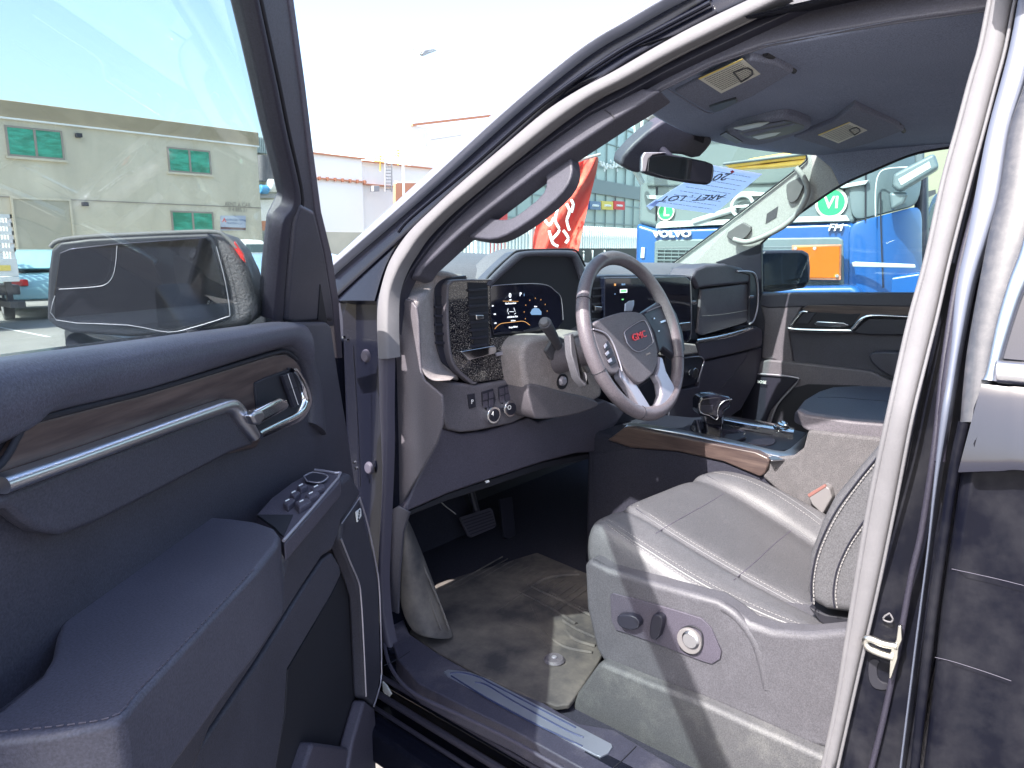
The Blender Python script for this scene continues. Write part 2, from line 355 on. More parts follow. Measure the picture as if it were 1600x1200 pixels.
# fabric seal round the opening, sunlit run light, shaded lower run coloured darker
s1 = [(592,560),(590,512),(592,470),(603,425),(616,396),(640,362),(680,323),(726,281),(788,228),(851,175),(905,140),(960,111),(1020,76),(1080,43),(1152,8),(1200,-14)]
s2 = [(609,560),(607,515),(609,462),(621,425),(638,396),(658,368),(697,329),(743,290),(800,243),(866,190),(920,153),(968,128),(1040,88),(1105,55),(1180,18),(1230,-6)]
bandx('door_seal', s1, s2, 'seal', .022, .007, .03)
s3 = [(592,560),(594,633),(597,692),(599,750),(596,820),(592,900),(594,960),(600,1005),(612,1045),(645,1082),(720,1118),(790,1152),(877,1200),(960,1245)]
s4 = [(609,560),(608,640),(608,690),(606,745),(603,820),(600,900),(603,955),(610,995),(622,1030),(655,1068),(730,1106),(800,1140),(890,1190),(975,1237)]
s4 = [(b[0]*.85+a[0]*.15, b[1]*.85+a[1]*.15) for a, b in zip(s3, s4)]
bandx('door_seal', s3, s4, 'sealk', .012, .007, .02)
tubeo('seal_bead', [(655,378),(697,334),(743,295),(800,249),(866,197),(920,160),(968,136),(1040,97),(1105,64),(1180,28),(1240,-4)], .0022, 'seal', truck, SP, .0)
poly('seal_gap', [(607,515),(611,450),(621,425),(638,396),(658,368),(697,329),(743,290),(800,243),(866,190),(920,153),(968,128),(1040,88),(1105,55),(1180,18),(1230,-6),
     (1290,-6),(1190,40),(1105,80),(1040,112),(968,152),(920,176),(866,214),(800,262),(743,310),(700,350),(670,385),(640,425),(618,470),(612,520)], SP, -.012, .03, 'dark', truck, .002)
# interior A pillar trim
poly('pillar_trim', [(640,436),(648,418),(668,388),(700,353),(743,312),(800,264),(866,216),(920,178),(968,154),(1003,137),(1032,140),(1003,160),(959,187),(889,234),(847,263),(755,334),(716,367),(661,418),(652,432)], SP, -.02, .05, M['trim'], truck, .006)
poly('roof_side_trim', [(955,160),(1040,112),(1105,78),(1190,38),(1290,-10),(1700,-60),(1700,12),(1540,14),(1400,33),(1280,53),(1196,70),(1110,100),(1032,139),(1003,160),(985,172)], SP, -.03, .012, 'trim', truck, .006)
tubeo('pillar_joint', [(945,172),(957,180),(960,187)], .0012, 'black', truck, SP, -.018, 2)
grab = poly('grab_handle', [(716,367),(745,373),(771,375),(797,365),(840,336),(876,305),(892,281),(895,260),(889,234),(869,249),(849,263),(854,286),(847,305),(808,336),(792,343),(771,342),(755,334),(736,350)], SP, -.045, .032, M['trim'], truck, .010, 1, 4)
# ---- hinge pillar (black paint) with plugs
poly('hinge_pillar', [(521,412),(556,420),(600,396),(612,400),(600,425),(594,470),(594,560),(598,690),(600,800),(597,900),(600,1010),(560,1010),(545,800),(535,500)], SP, -.02, .08, 'paint', truck, .004)
poly('pillar_bracket', [(588,470),(600,430),(612,410),(607,450),(600,512),(588,512)], SP, .004, .02, 'dpaint', truck, .003)
for (u, v) in ((573,556),(578,731)):
    MB().disc(SP.at(u, v, -.02), (-1, 0, 0), .0165, .008, 28, .012).build('rubber_plug', 'sealk', truck, .002)
mb = MB()
for (u, v) in ((539,527),(545,532),(556,722),(559,731)): mb.disc(SP.at(u, v, -.01), (-1, .2, 0), .004, .006, 6)
mb.build('hinge_bolt', 'chrome', truck)
tubeo('pillar_edge_line', [(552,540),(558,640),(561,700),(563,760)], .0012, 'dpaint', truck, SP, -.01)
# ---- door sill
SX = XP(-.93)
sillz = ZP(.592)
poly('sill_trim', [(600,800),(622,832),(622,948),(640,990),(685,1021),(755,1060),(850,1098),(905,1130),(960,1140),(1000,1165),(1060,1200),(1110,1245),(975,1237),(890,1190),(800,1140),(730,1106),(655,1068),(622,1030),(610,995),(603,955),(600,900)], sillz, 0, .05, 'sill', truck, .004, seg=4)
poly('kick_panel', [(600,800),(599,560),(607,515),(612,540),(612,740),(606,800),(622,790),(640,800),(630,832),(624,900),(622,960),(600,950)], XP(-.89), 0, .006, 'trim', truck, .004)
tubeo('sill_joint', [(600,1040),(622,1030),(640,1018)], .0008, 'black', truck, sillz, .001, 2)
sc = poly('scuff_plate', [(693,1049),(700,1046),(712,1047),(735,1050),(765,1062),(955,1162),(957,1167),(950,1177),(938,1182),(928,1178),(700,1056)], sillz, .0035, .004, 'scuff', truck, .0008)
mb = MB()
for L in ([(703,1052),(722,1051),(748,1058),(775,1072),(900,1137)], [(742,1066),(760,1070),(800,1094),(880,1138),(912,1152)], [(705,1056),(760,1090),(830,1128),(910,1166)]):
    P = smooth(path(L, sillz, .0042), 5); mb.tube(P, .0016, 6)
mb.build('scuff_groove', pr('scuff_groove_blue', (.02, .03, .09), .5), sc)
tubeo('sill_lip', s3[6:], .004, 'sealk', truck, sillz, -.003, 5)
tubeo('sill_end_joint', [(958,1200),(972,1188),(985,1175),(994,1166)], .0009, 'black', truck, sillz, .0012, 2)
mb = MB(); mb.prism([V3((-.955, 1.15, .585)), V3((-.955, -.3, .600)), V3((-.955, -.3, .50)), V3((-.955, 1.15, .48))], (.03, 0, 0))
mb.build('sill_side', 'paint', truck, .004)
st = MB()
for i, (x, z, r) in enumerate(((-.985,.535,.006),(-1.0,.50,.008),(-1.01,.47,.005),(-1.03,.44,.008),(-1.05,.42,.004))):
    st.tube([V3((x, 1.2, z)), V3((x, -1.5, z))], r, 8)
st.build('sill_rubber_strip', 'rubber', truck)
MB().box((-1.06, -1.5, .38), (-.955, 1.3, .46)).build('rocker_panel', 'paint', truck, .01)
MB().box((-1.25, -1.5, .30), (-1.065, 1.3, .33)).build('side_step', 'rubber', truck, .008)
poly('sill_crumbs', [(597,1065),(604,1072),(611,1085),(606,1092),(598,1080)], XP(-.96), .01, .004, 'white', truck, .001)

# ---- B pillar
q1 = [(1546,-30),(1540,0),(1525,75),(1510,125),(1490,200),(1467,283),(1442,400),(1417,492),(1400,565),(1380,656),(1353,784),(1332,907),(1316,1008),(1300,1105),(1278,1205)]
q2 = [(1594,-30),(1583,0),(1568,75),(1555,125),(1534,205),(1513,283),(1483,400),(1462,492),(1444,565),(1422,656),(1398,780),(1372,907),(1350,1004),(1330,1092),(1306,1200)]
q1 = [(u+5, v) for u, v in q1]
bandx('door_seal', q1, q2, 'seal', .0, .010, .04)
bandx('seal_lip', [(u-3, v) for u, v in q1], [(u+7, v) for u, v in q1], 'seal', .006, .004, .01)
tubeo('seal_bead', [(u+3, v) for u, v in q2], .0022, 'seal', truck, SP, .008)
MB().box((-.90, -.34, .5), (-.80, -.05, 1.3)).build('pillar_inner', 'side', truck, .01)
poly('pillar_face', [(1583,0),(1555,125),(1513,283),(1462,492),(1422,656),(1372,907),(1330,1092),(1300,1215),(1420,1215),(1470,1000),(1500,760),(1522,560),(1560,300),(1605,120),(1640,-30),(1590,-30)], SP, -.006, .03, 'dpaint', truck, .003)
tubeo('pillar_weatherstrip', [(1604,-20),(1570,150),(1530,300),(1497,430),(1476,560),(1460,700),(1440,830),(1424,900),(1404,1010),(1380,1125),(1359,1210)], .004, 'rubber', truck, SP, .004)
tubeo('pillar_weatherstrip', [(1600,60),(1560,220),(1520,370),(1495,500),(1478,620),(1468,720)], .007, 'rubber', truck, SP, .004)
# ---- rear door (closed)
rd = MB().poly([(1438,1215),(1452,1100),(1468,950),(1490,800),(1500,735),(1512,690),(1518,640),(1533,600),(1620,604),(1900,640),(1900,1600),(1400,1600)], SP, .045, .05).build('rear_door', 'dpaint', truck, .014, seg=4)
band('door_shoulder', [(1534,600),(1570,604),(1620,608),(1900,650)], [(1497,738),(1560,736),(1620,738),(1900,790)], SP, 'shoulder', rd, .052, .003, .03, offb=.059)
for P in ([(1487,889),(1520,896),(1560,905),(1600,915)], [(1461,1027),(1490,1034),(1540,1050),(1580,1064)], [(1510,700),(1516,712),(1530,716)]): tubeo('paint_scratch', P, .0004, 'sealk', rd, SP, .0455, 4, 5)
tubeo('door_edge_fold', [(1428,1215),(1440,1100),(1458,950),(1480,800),(1493,720),(1506,660)], .006, 'dpaint', rd, SP, .03)
band('window_frame', [(1640,-60),(1610,100),(1577,200),(1561,300),(1546,360),(1530,440),(1512,540),(1505,600),(1500,660)], [(1760,-60),(1700,100),(1660,200),(1640,300),(1618,360),(1590,440),(1560,540),(1552,600),(1545,660)], SP, 'pdust', rd, .028, .006, .03)
band('frame_edge', [(1600,-60),(1578,70),(1544,200),(1526,290),(1512,367),(1494,450),(1486,540),(1478,600),(1470,650),(1458,760),(1448,860),(1430,1000),(1404,1210)], [(1634,-60),(1606,100),(1577,200),(1561,300),(1544,362),(1520,440),(1500,540),(1490,600),(1482,650),(1464,760),(1452,860),(1434,1000),(1408,1210)], SP, pr('sky_lit_edge_tone', (.085, .095, .13), .35, coat=.2), rd, .020, .003, .03)  # pale blue-grey base paints the lit look of the black frame edge
band('chrome_surround', [(1625,200),(1600,365),(1575,440),(1556,505),(1540,580),(1533,594)], [(1650,200),(1620,390),(1592,470),(1573,530),(1561,575),(1559,597)], SP, 'satin', rd, .036, .008, .02)
band('chrome_belt', [(1559,563),(1600,566),(1700,574),(1900,590)], [(1558,598),(1600,602),(1700,612),(1900,634)], SP, 'satin', rd, .044, .01, .02)
poly('rear_window', [(1650,150),(1600,400),(1566,560),(1900,590),(1900,100)], SP, .026, .004, 'rearglass', rd, 0)
MB().box((-.95, -1.6, 1.33), (-.91, -1.45, 1.85)).build('pillar_rear', 'paint', truck, .01)
# ---- door striker
sk = poly('door_striker', [(1403,978),(1408,978),(1409,1000),(1404,1012),(1402,1030),(1392,1060),(1389,1060),(1391,1020),(1400,1000)], SP, .022, .006, 'strik', truck, .001)
tubeo('striker_loop', [(1402,1010),(1380,1006),(1362,999),(1353,999),(1353,1006),(1360,1014),(1378,1022),(1396,1027)], .0048, 'strik', sk, SP, .022, 4)
tubeo('bolt_hole_ring', [(1383,962),(1380,968),(1391,972),(1395,967),(1390,958)], .0012, 'seal', truck, SP, .0, 3, 6, True)
poly('striker_painted_shadow', [(1362,1029),(1356,1036),(1357,1062),(1364,1075),(1378,1079),(1388,1077),(1388,1068),(1376,1066),(1370,1056),(1370,1040),(1376,1033)], SP, -.003, .004, 'black', truck, .0008, 1)  # flat black patch painted as the cast shadow of the striker loop

# ---- windscreen, roof lining
wsg = surf('windshield', [[V3((x*k, yc - (yc-ys)*abs(x/.84)**2.2, z)) for x in (-.84, -.62, -.3, 0, .3, .62, .84)] for (k, yc, ys, z) in ((1.0, 1.70, 1.27, 1.36), (.985, 1.40, 1.05, 1.55), (.945, 1.12, .84, 1.72), (.90, .88, .66, 1.858))], 'wind', truck, 2)
hx = [-.742, -.6, -.42, -.2, .1, .4, .62, .80]; hy = [.45, .62, .715, .77, .83, .82, .76, .66]
rows = []
for t in (0, .04, .3, .6, 1):
    rows.append([V3((x, y*(1-t) + (-1.56)*t, 1.84 + .010*math.sin(math.pi*min(1, t*3))*(1 - (x/.8)**2) - (.010 if t == 0 else 0))) for x, y in zip(hx, hy)])
surf('headliner', rows, 'liner', truck, 1, .012)
HD = ZD(1.838)
def hpoly(name, pts, off, th, mat, par=None, bev=.004, sm=0): return poly(name, pts, HD, off*.75, th, mat, par or truck, bev, sm)
# driver visor, passenger visor with their labels
v1 = hpoly('sun_visor', [(1054,145),(1124,112),(1174,94),(1212,100),(1240,114),(1180,150),(1132,172),(1115,177),(1100,172)], .020, .020, 'visor', None, .006)
hpoly('warning_label', [(1091,123),(1160,92),(1188,116),(1127,146)], .0214, .001, 'paper', v1, 0)
v2 = hpoly('sun_visor', [(1240,215),(1300,193),(1335,166),(1345,172),(1400,196),(1412,205),(1360,224),(1310,237),(1290,230),(1262,222)], .020, .020, 'visor', None, .006)
hpoly('warning_label', [(1278,211),(1327,191),(1355,204),(1310,224)], .0214, .001, 'paper', v2, 0)
def lines(name, quad, n, par, off, mat='ink', frac=(.08, .92), wob=True, plane=HD, r=.0005, lo=.12, hi=.86):
    A, B, Cc, D_ = [plane.at(u, v, off) for u, v in quad]; mb = MB()
    for i in range(n):
        t = lo + (hi-lo)*i/max(1, n-1); a = A.lerp(D_, t); b = B.lerp(Cc, t); s = frac[0]
        while s < frac[1]:
            e = min(frac[1], s + random.uniform(.02, .09) if wob else frac[1]); mb.tube([a.lerp(b, s), a.lerp(b, e)], r, 4); s = e + .015
    return mb.build(name, mat, par)
lines('label_text', [(1091,123),(1160,92),(1188,116),(1127,146)], 10, v1, .0168)
lines('label_text', [(1278,211),(1327,191),(1355,204),(1310,224)], 8, v2, .0168)
for q, par in (([(1091,123),(1160,92),(1161.5,93.3),(1092.5,124.6)], v1), ([(1278,211),(1327,191),(1328,191.5),(1279.5,212)], v2)): hpoly('label_header', q, .0222, .0006, 'yel', par, 0)
for q, par in (([(1146,113),(1168,106),(1176,116),(1158,128)], v1), ([(1327,203),(1338,199),(1344,205),(1335,211)], v2)):
    tubeo('label_pictogram', q, .0016, 'ink', par, HD, .0170, 2, 6, True)
tubeo('visor_slot', [(1196,84),(1219,96),(1241,111)], .005, 'black', truck, HD, .004)
tubeo('visor_slot', [(1337,166),(1362,180),(1400,192),(1412,205)], .006, 'black', truck, HD, .004)
tubeo('visor_edge', [(1041,138),(1070,156),(1100,174),(1115,177)], .0016, 'visor', v1, HD, .015)
hpoly('visor_clip', [(1108,168),(1125,162),(1150,155),(1152,160),(1130,172),(1115,177)], .026, .012, 'dark', None, .002)
hpoly('microphone_grille', [(1252,80),(1272,73),(1280,77),(1260,85)], .004, .006, 'visor', None, .002)
# overhead console
oc = hpoly('overhead_console', [(1125,212),(1160,198),(1222,183),(1245,187),(1272,199),(1250,210),(1210,223),(1175,229),(1150,224)], .030, .028, 'visor', None, .010, 1)
hpoly('lamp_bezel', [(1150,206),(1222,188),(1240,191),(1262,199),(1240,208),(1190,220),(1170,217)], .0325, .006, 'dark', oc, .002, 1)
for q in ([(1146,201),(1185,193),(1202,192),(1188,198),(1160,204)], [(1175,214),(1205,208),(1220,207),(1212,212),(1185,218)]): hpoly('map_lamp', q, .0345, .003, 'tlight', oc, .001)
for q in ([(1160,209),(1240,193),(1243,195),(1166,213)], [(1150,205),(1225,190),(1229,192),(1156,208)]): hpoly('lamp_rib', q, .034, .003, 'visor', oc, .001)
hpoly('button_strip', [(1125,212),(1134,207),(1160,222),(1150,225)], .033, .004, 'dark', oc, .001)
# camera cover and mirror
CM = Pl((-.05, .86, 1.78), (-.35, -.80, -.35))
cv = poly('mirror_mount_cover', [(965,255),(1000,215),(1045,183),(1062,180),(1090,205),(1117,216),(1108,232),(1090,250),(1060,240),(1010,244),(1006,262),(1002,272),(985,268)], CM, 0, .05, 'trim', truck, .012, 1, 4)
mb = MB()
for i in range(7): mb.poly([(1087+i*2.2, 209+i*.8),(1088.2+i*2.2,209.4+i*.8),(1089+i*2.2-3,219+i*.8),(1087.8+i*2.2-3,218.6+i*.8)], CM, .002, .003)
mb.build('vent_slots', 'black', cv)
IM = Pl((-.05, .74, 1.72), (-.60, -.78, -.10))
im = poly('interior_mirror', [(1005,246),(1009,238),(1030,237),(1075,246),(1113,254),(1117,262),(1115,280),(1110,289),(1090,288),(1040,280),(1010,272),(1004,268)], IM, .012, .03, 'dark', truck, .007, 1, 4)
poly('mirror_rim', [(1004,246),(1008,238),(1042,238),(1020,242),(1013,248),(1009,268),(1003,268)], IM, .016, .012, 'silver', im, .002)
poly('mirror_glass', [(1014,246),(1040,242),(1075,248),(1112,256),(1114,264),(1112,281),(1107,286),(1085,284),(1040,277),(1012,268)], IM, .0140, .003, 'mirror', im, .001)
tubeo('mirror_stem', [IM.at(1055,255,-.01), CM.at(1035,235,.0)], .012, 'dark', truck, None, 0, 1)

# ---- passenger side: pillar, rail, door, mirror
def pp(name, pts, off, th, mat, par=None, bev=.004, sm=0, pl=PS): return poly(name, pts, pl, off, th, mat, par or truck, bev, sm)
pp('passenger_pillar_trim', [(1049,413),(1084,385),(1132,351),(1197,301),(1253,257),(1259,247),(1256,238),(1272,236),(1300,262),(1313,290),(1256,329),(1211,362),(1189,381),(1189,392),(1140,410),(1122,420),(1070,424)], 0, .03, 'whitew' if 0 else pr('grey_pillar_trim', (.36, .36, .36), .7, bump=.3, bscale=700), None, .006)
pp('passenger_rail_trim', [(1256,236),(1262,228),(1300,218),(1370,205),(1440,198),(1530,190),(1530,226),(1481,231),(1425,242),(1369,265),(1312,291),(1298,262),(1272,242)], .002, .03, 'liner', None, .006)
tubeo('window_rubber', [(1530,226),(1481,231),(1425,242),(1369,265),(1312,291),(1256,329),(1211,362),(1189,381)], .004, 'black', truck, PS, .002)
tubeo('window_rubber', [(1049,413),(1132,351),(1197,301),(1253,257),(1260,246),(1256,238),(1235,231)], .003, 'black', truck, PS, .006)
gh = tubeo('grab_handle', [(1243,262),(1256,278),(1262,301),(1250,328),(1229,350),(1197,368),(1168,378),(1146,374)], .010, pr('grey_handle', (.28, .28, .28), .6), truck, PS, .022)
pp('handle_mount', [(1227,291),(1233,284),(1253,275),(1259,279),(1252,300),(1244,315),(1231,318)], .012, .02, 'seal', gh, .003, 1)
pp('handle_mount', [(1130,368),(1158,348),(1163,349),(1176,357),(1165,372),(1150,379)], .012, .02, 'seal', gh, .003, 1)
pp('airbag_emblem', [(1196,350),(1198,334),(1216,322),(1213,340)], .0015, .002, 'side', None, .0005)
poly('sail_panel', [(1117,410),(1140,402),(1189,381),(1190,460),(1150,470),(1170,430)], PS, .004, .02, 'dark', truck, .004)
pdr = MB().box((.86, -.9, .45), (.95, 1.25, 1.34)).build('passenger_door', 'trim', truck, .02)
PD = XP(.86)
def pd(name, pts, off, th, mat, par=pdr, bev=.004, sm=0): return poly(name, pts, PD, off, th, mat, par, bev, sm)
pd('door_top_pad', [(1189,459),(1240,457),(1440,457),(1470,457),(1470,482),(1300,478),(1262,480),(1200,482),(1186,478)], .02, .03, 'trim', pdr, .008)
pd('pad_front', [(1186,470),(1262,466),(1240,500),(1232,520),(1235,540),(1238,560),(1237,575),(1210,562),(1190,560),(1194,500)], .016, .02, 'dash', pdr, .006)
pd('wood_strip', [(1252,482),(1262,477),(1300,477),(1470,480),(1470,494),(1440,493),(1355,491),(1342,505),(1327,504),(1262,486)], .024, .01, 'wood', pdr, .002)
pd('handle_recess', [(1238,506),(1256,487),(1328,491),(1345,490),(1330,510),(1240,512)], .026, .006, 'black', pdr, .002)
band('chrome_strip', [(1234,506),(1250,487),(1262,486)], [(1236,512),(1254,490),(1262,489)], PD, 'chrome', pdr, .03, .004, .006)
band('chrome_strip', [(1234,506),(1240,512),(1322,514),(1330,512),(1354,492),(1416,493),(1470,494)], [(1233,511),(1239,518),(1324,520),(1334,517),(1357,497),(1416,497),(1470,498)], PD, 'chrome', pdr, .03, .005, .008)
pd('window_switch', [(1243,505),(1255,490),(1275,489),(1262,506)], .030, .006, 'dark', pdr, .001)
pd('door_lever', [(1271,506),(1277,502),(1318,504),(1327,508),(1320,511),(1276,510)], .034, .008, 'chrome', pdr, .003)
pd('pad_lower', [(1330,520),(1357,498),(1470,499),(1470,525),(1360,523),(1345,522)], .024, .01, 'dark', pdr, .004)
pd('armrest', [(1356,556),(1362,550),(1380,549),(1470,552),(1470,600),(1395,592),(1375,580),(1360,566)], .06, .06, 'trim', pdr, .012)
pd('lower_panel', [(1184,566),(1200,562),(1240,566),(1360,580),(1390,594),(1470,600),(1470,900),(1150,900),(1180,640)], .03, .03, 'dash', pdr, .008)
pd('speaker_grille', [(1183,585),(1240,590),(1247,593),(1232,608),(1205,640),(1196,662),(1150,700),(1165,610)], .034, .01, 'dark', pdr, .004)
tubeo('speaker_trim', [(1184,584),(1215,586),(1243,590),(1248,593),(1238,606),(1215,632),(1204,660)], .0028, 'silver', pdr, PD, .042, 4)
pd('pocket', [(1204,662),(1216,630),(1240,606),(1262,600),(1340,602),(1420,612),(1420,720),(1210,720)], .032, .02, 'black', pdr, .003)
text('speaker_lettering', 'BOSE', PD, 1190, 597, 4.5, 'white', pdr, .05)
pm = poly('passenger_side_mirror', [(1188,400),(1195,391),(1255,391),(1265,396),(1267,420),(1266,440),(1258,450),(1225,455),(1188,459)], Pl((1.12, .9, 1.4), (-.75, -.66, 0)), .01, .08, 'dark', truck, .01, 0)
poly('mirror_glass', [(1190,396),(1252,395),(1261,400),(1263,440),(1256,447),(1190,455)], Pl((1.12, .9, 1.4), (-.75, -.66, 0)), .012, .003, 'mirrord', pm, .001)
poly('passenger_window', [(1189,470),(1189,378),(1312,285),(1425,236),(1560,215),(1560,470)], PS, -.02, .003, 'pglass', truck, 0)

# ---- dashboard
dash = MB().prism([V3((-.84, 1.10, 1.30)), V3((-.80, 1.12, 1.42)), V3((-.80, 1.78, 1.40)), V3((-.84, 1.78, .8)), V3((-.84, 1.30, .8)), V3((-.84, 1.12, 1.0))], (1.66, -.10, 0)).build('dashboard', 'dark', truck, .01)
def dp(name, pts, off, th, mat, par=None, bev=.004, sm=0, seg=3): return poly(name, pts, T, off, th, mat, par or dash, bev, sm, seg)
# top pad as a domed sheet
rows = []
for (y, dz) in ((1.06, -.06), (1.09, .0), (1.20, .035), (1.40, .045), (1.60, .025), (1.80, -.03)):
    rows.append([V3((x, min(y, 1.30+(x+.8)*1.3, 1.30+(.8-x)*1.3) - .10*(x+.85)/1.7, 1.425 + dz + hh*(1 if dz > -.05 else .3))) for x, hh in ((-.80, -.01), (-.62, .022), (-.42, .036), (-.2, .018), (0, -.004), (.3, -.012), (.6, -.014), (.80, -.02))])
surf('dash_top_pad', rows, M['dash'], dash, 2, .012)
# left end
kp = poly('dash_end_panel', [(612,462),(618,459),(624,464),(642,470),(650,480),(653,500),(655,545),(657,580),(662,594),(690,618),(692,640),(690,665),(682,690),(655,740),(625,790),(606,806),(600,790),(607,480)], XP(-.862), .0, .008, 'dash', dash, .003)
cn = band('dash_corner_roll', [XP(-.856).at(*p) for p in ((702,594),(674,594),(659,576),(655,540),(653,495),(647,472),(624,464),(614,456),(616,442),(626,430))], [T.at(u-3, v, .006) for u, v in ((714,586),(697,574),(686,550),(682,520),(680,480),(681,455),(684,446),(690,439),(698,435),(708,432))], Pl((0,0,0), (-.8,-.58,.15)), 'cap', dash, 0, .016, .02, 5, 10)  # bulge added so this corner turns to the sun and looks lit
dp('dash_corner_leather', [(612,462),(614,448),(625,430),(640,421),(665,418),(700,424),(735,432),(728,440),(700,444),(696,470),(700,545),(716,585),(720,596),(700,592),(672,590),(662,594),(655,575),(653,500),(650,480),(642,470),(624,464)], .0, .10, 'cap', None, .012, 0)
dp('vent_surround', [(678,445),(690,436),(729,430),(729,436),(700,440),(697,450),(699,545),(712,580),(718,588),(712,584),(690,565),(682,540),(679,500)], .006, .02, 'dark', None, .003)
dp('vent_recess', [(681,462),(694,462),(697,545),(684,540)], .008, .003, 'black', None, 0)
mb = MB()
for i in range(5): mb.poly([(680,478+i*14),(696,478+i*14),(698,482+i*14),(681,482+i*14)], T, .013, .012)
mb.build('air_vent', 'dark', dash, .001)
dp('piano_bezel', [(698,452),(702,441),(712,437),(767,436),(767,550),(812,540),(820,575),(817,583),(800,590),(745,598),(735,596),(712,575),(702,550),(698,500)], .022, .03, 'gloss', None, .004)
band('bezel_rim', [(767,436),(712,437),(701,442),(697,452),(697,500),(701,550),(711,577),(735,599),(742,600)], [(767,438),(714,440),(705,444),(701,453),(701,500),(705,549),(715,574),(737,594),(744,597)], T, 'dash', dash, .024, .003, .02)
av = dp('air_vent', [(731,441),(762,442),(764,545),(743,547),(734,500)], .0235, .003, 'black', None, 0)
mb = MB()
for i in range(8): mb.poly([(732+i*.6,452+i*12.5),(762,450+i*12.5),(762,453+i*12.5),(733+i*.6,456+i*12.5)], T, .028, .012)
mb.build('vent_slats', 'dark', av, .0008)
dp('vent_tab', [(744,492),(756,492),(757,498),(745,500)], .034, .01, 'chrome', av, .002)
dp('chrome_bar', [(720,549),(773,540),(776,543),(776,552),(732,564)], .034, .014, 'chrome', None, .003)
dp('chrome_bar', [(775,552),(800,545),(811,541),(813,533),(816,526),(817,540),(813,546),(777,557)], .03, .006, 'silver', None, .001)
# cluster
dp('cluster_hood', [(758,450),(763,434),(798,400),(812,393),(822,389),(895,391),(903,396),(912,412),(914,440),(914,520),(880,530),(770,545),(758,540)], .012, .10, 'dash', None, .005)
dp('cluster_recess', [(768,540),(768,446),(775,438),(815,404),(828,400),(892,402),(899,410),(907,440),(907,505),(880,522)], .0135, .003, 'black', None, 0)
tubeo('hood_edge', [(758,446),(763,432),(798,399),(814,391.5),(860,390),(894,390),(904,396),(914,416)], .0028, 'black', dash, T, .015, 3)
band('hood_lip', [(758,444),(765,434),(798,402),(816,393),(860,391),(893,392),(903,398),(914,422)], [(766,448),(774,440),(812,407),(826,401),(860,400),(890,402),(898,409),(907,436)], T, M['pad'], dash, .02, .006, .04)
scr = dp('cluster_screen', [(766,450),(770,446),(830,443),(856,446),(868,455),(876,463),(879,482),(881,500),(871,513),(830,518),(772,524),(767,500)], .022, .008, 'screen', None, .001)
tubeo('screen_edge', [(768,450),(773,446),(830,443),(856,446),(868,455),(876,463),(879,482),(880,500)], .0008, 'silver', scr, T, .0235, 3, 6)
tx = [text('t', '0', T, 797, 462, 7.5, 'eW', scr, .0232), text('t', 'mph', T, 797.5, 468.5, 2, 'eW', scr, .0232), text('t', 'Tire Pressure Low', T, 798, 474, 2.8, 'eW', scr, .0232, sx=.8), text('t', 'Add Air to Tire', T, 801, 495, 2.8, 'eW', scr, .0232, sx=.9),
      text('t', '3.7 bars', T, 802, 501, 2.2, 'eW', scr, .0232), text('t', 'Range 358 mi', T, 802, 511, 2.4, 'eW', scr, .0232), text('t', 'P', T, 813.5, 460, 6, 'eW', scr, .0232), text('t', '1', T, 819, 461, 4, 'eB', scr, .0232),
      text('t', '80', T, 770, 478, 2.2, 'eW', scr, .0232), text('t', '100', T, 773, 491, 2.2, 'eW', scr, .0232), text('t', '140', T, 774, 505, 2.2, 'eW', scr, .0232), text('t', '76 m', T, 837, 479, 2.2, 'eW', scr, .0232)]
joined(tx, 'screen_lettering')
mb = MB()
for k in range(9):
    a = math.pi*(1.15 - k*.16); p = T.at(837+18*math.cos(a), 488-22*math.sin(a), .0232); mb.box((p.x-.0008, p.y-.0003, p.z-.0015), (p.x+.0008, p.y, p.z+.0015))
P = path([(773,514),(782,506),(800,503.5),(818,502),(828,508)], T, .0235); mb.tube(smooth(P, 4), .0006, 5)
mb.tube([T.at(786,470.5,.0235), T.at(810,471,.0235)], .0005, 5); mb.build('screen_gauge', 'eO', scr)
mb = MB(); mb.poly([(829,489),(832,483),(836,481),(842,482),(846,487),(846,492),(831,492)], T, .0236, .001); mb.build('screen_car_icon', 'eB', scr)
mb = MB()
for p in ([(794,482),(793,487)], [(803,481),(805,487)], [(795,491),(794,488)], [(804,491),(806,489)], [(796,487),(803,487)]): mb.tube([T.at(*q, .0236) for q in p], .0006, 4)
mb.build('screen_tyre_icon', 'eW', scr)
dp('lower_gloss', [(768,528),(812,522),(815,535),(812,542),(775,550),(768,548)], .024, .01, 'gloss', None, .002)
# switch panel under the bezel
swp = dp('switch_panel', [(660,592),(668,586),(700,596),(745,602),(800,592),(814,584),(822,590),(824,620),(826,650),(800,662),(745,674),(720,676),(700,672),(694,655),(690,620)], .028, .05, 'dash', None, .009)
dp('park_brake_button', [(731,617),(742,615),(744,636),(734,639)], .032, .004, 'dark', swp, .0012, 0)
text('button_symbol', 'P', T, 738, 628, 7, 'white', swp, .0335)
for q in ([(753,613),(771,607),(775,625),(773,633),(757,638),(754,632)], [(779,605),(797,600),(800,616),(799,624),(783,630),(780,622)]):
    b = dp('switch_cluster', q, .032, .004, 'dark', swp, .0015); (a0, b0), (a1, b1) = q[0], q[1]
    for i in range(2):
        for j in range(2): dp('switch_key', [(a0+2+i*9, b0+3+j*12-i*3),(a0+9+i*9, b0+1+j*12-i*3),(a0+9.5+i*9, b0+11+j*12-i*3),(a0+2.5+i*9, b0+13+j*12-i*3)], .0335, .002, 'knee', b, .0008)
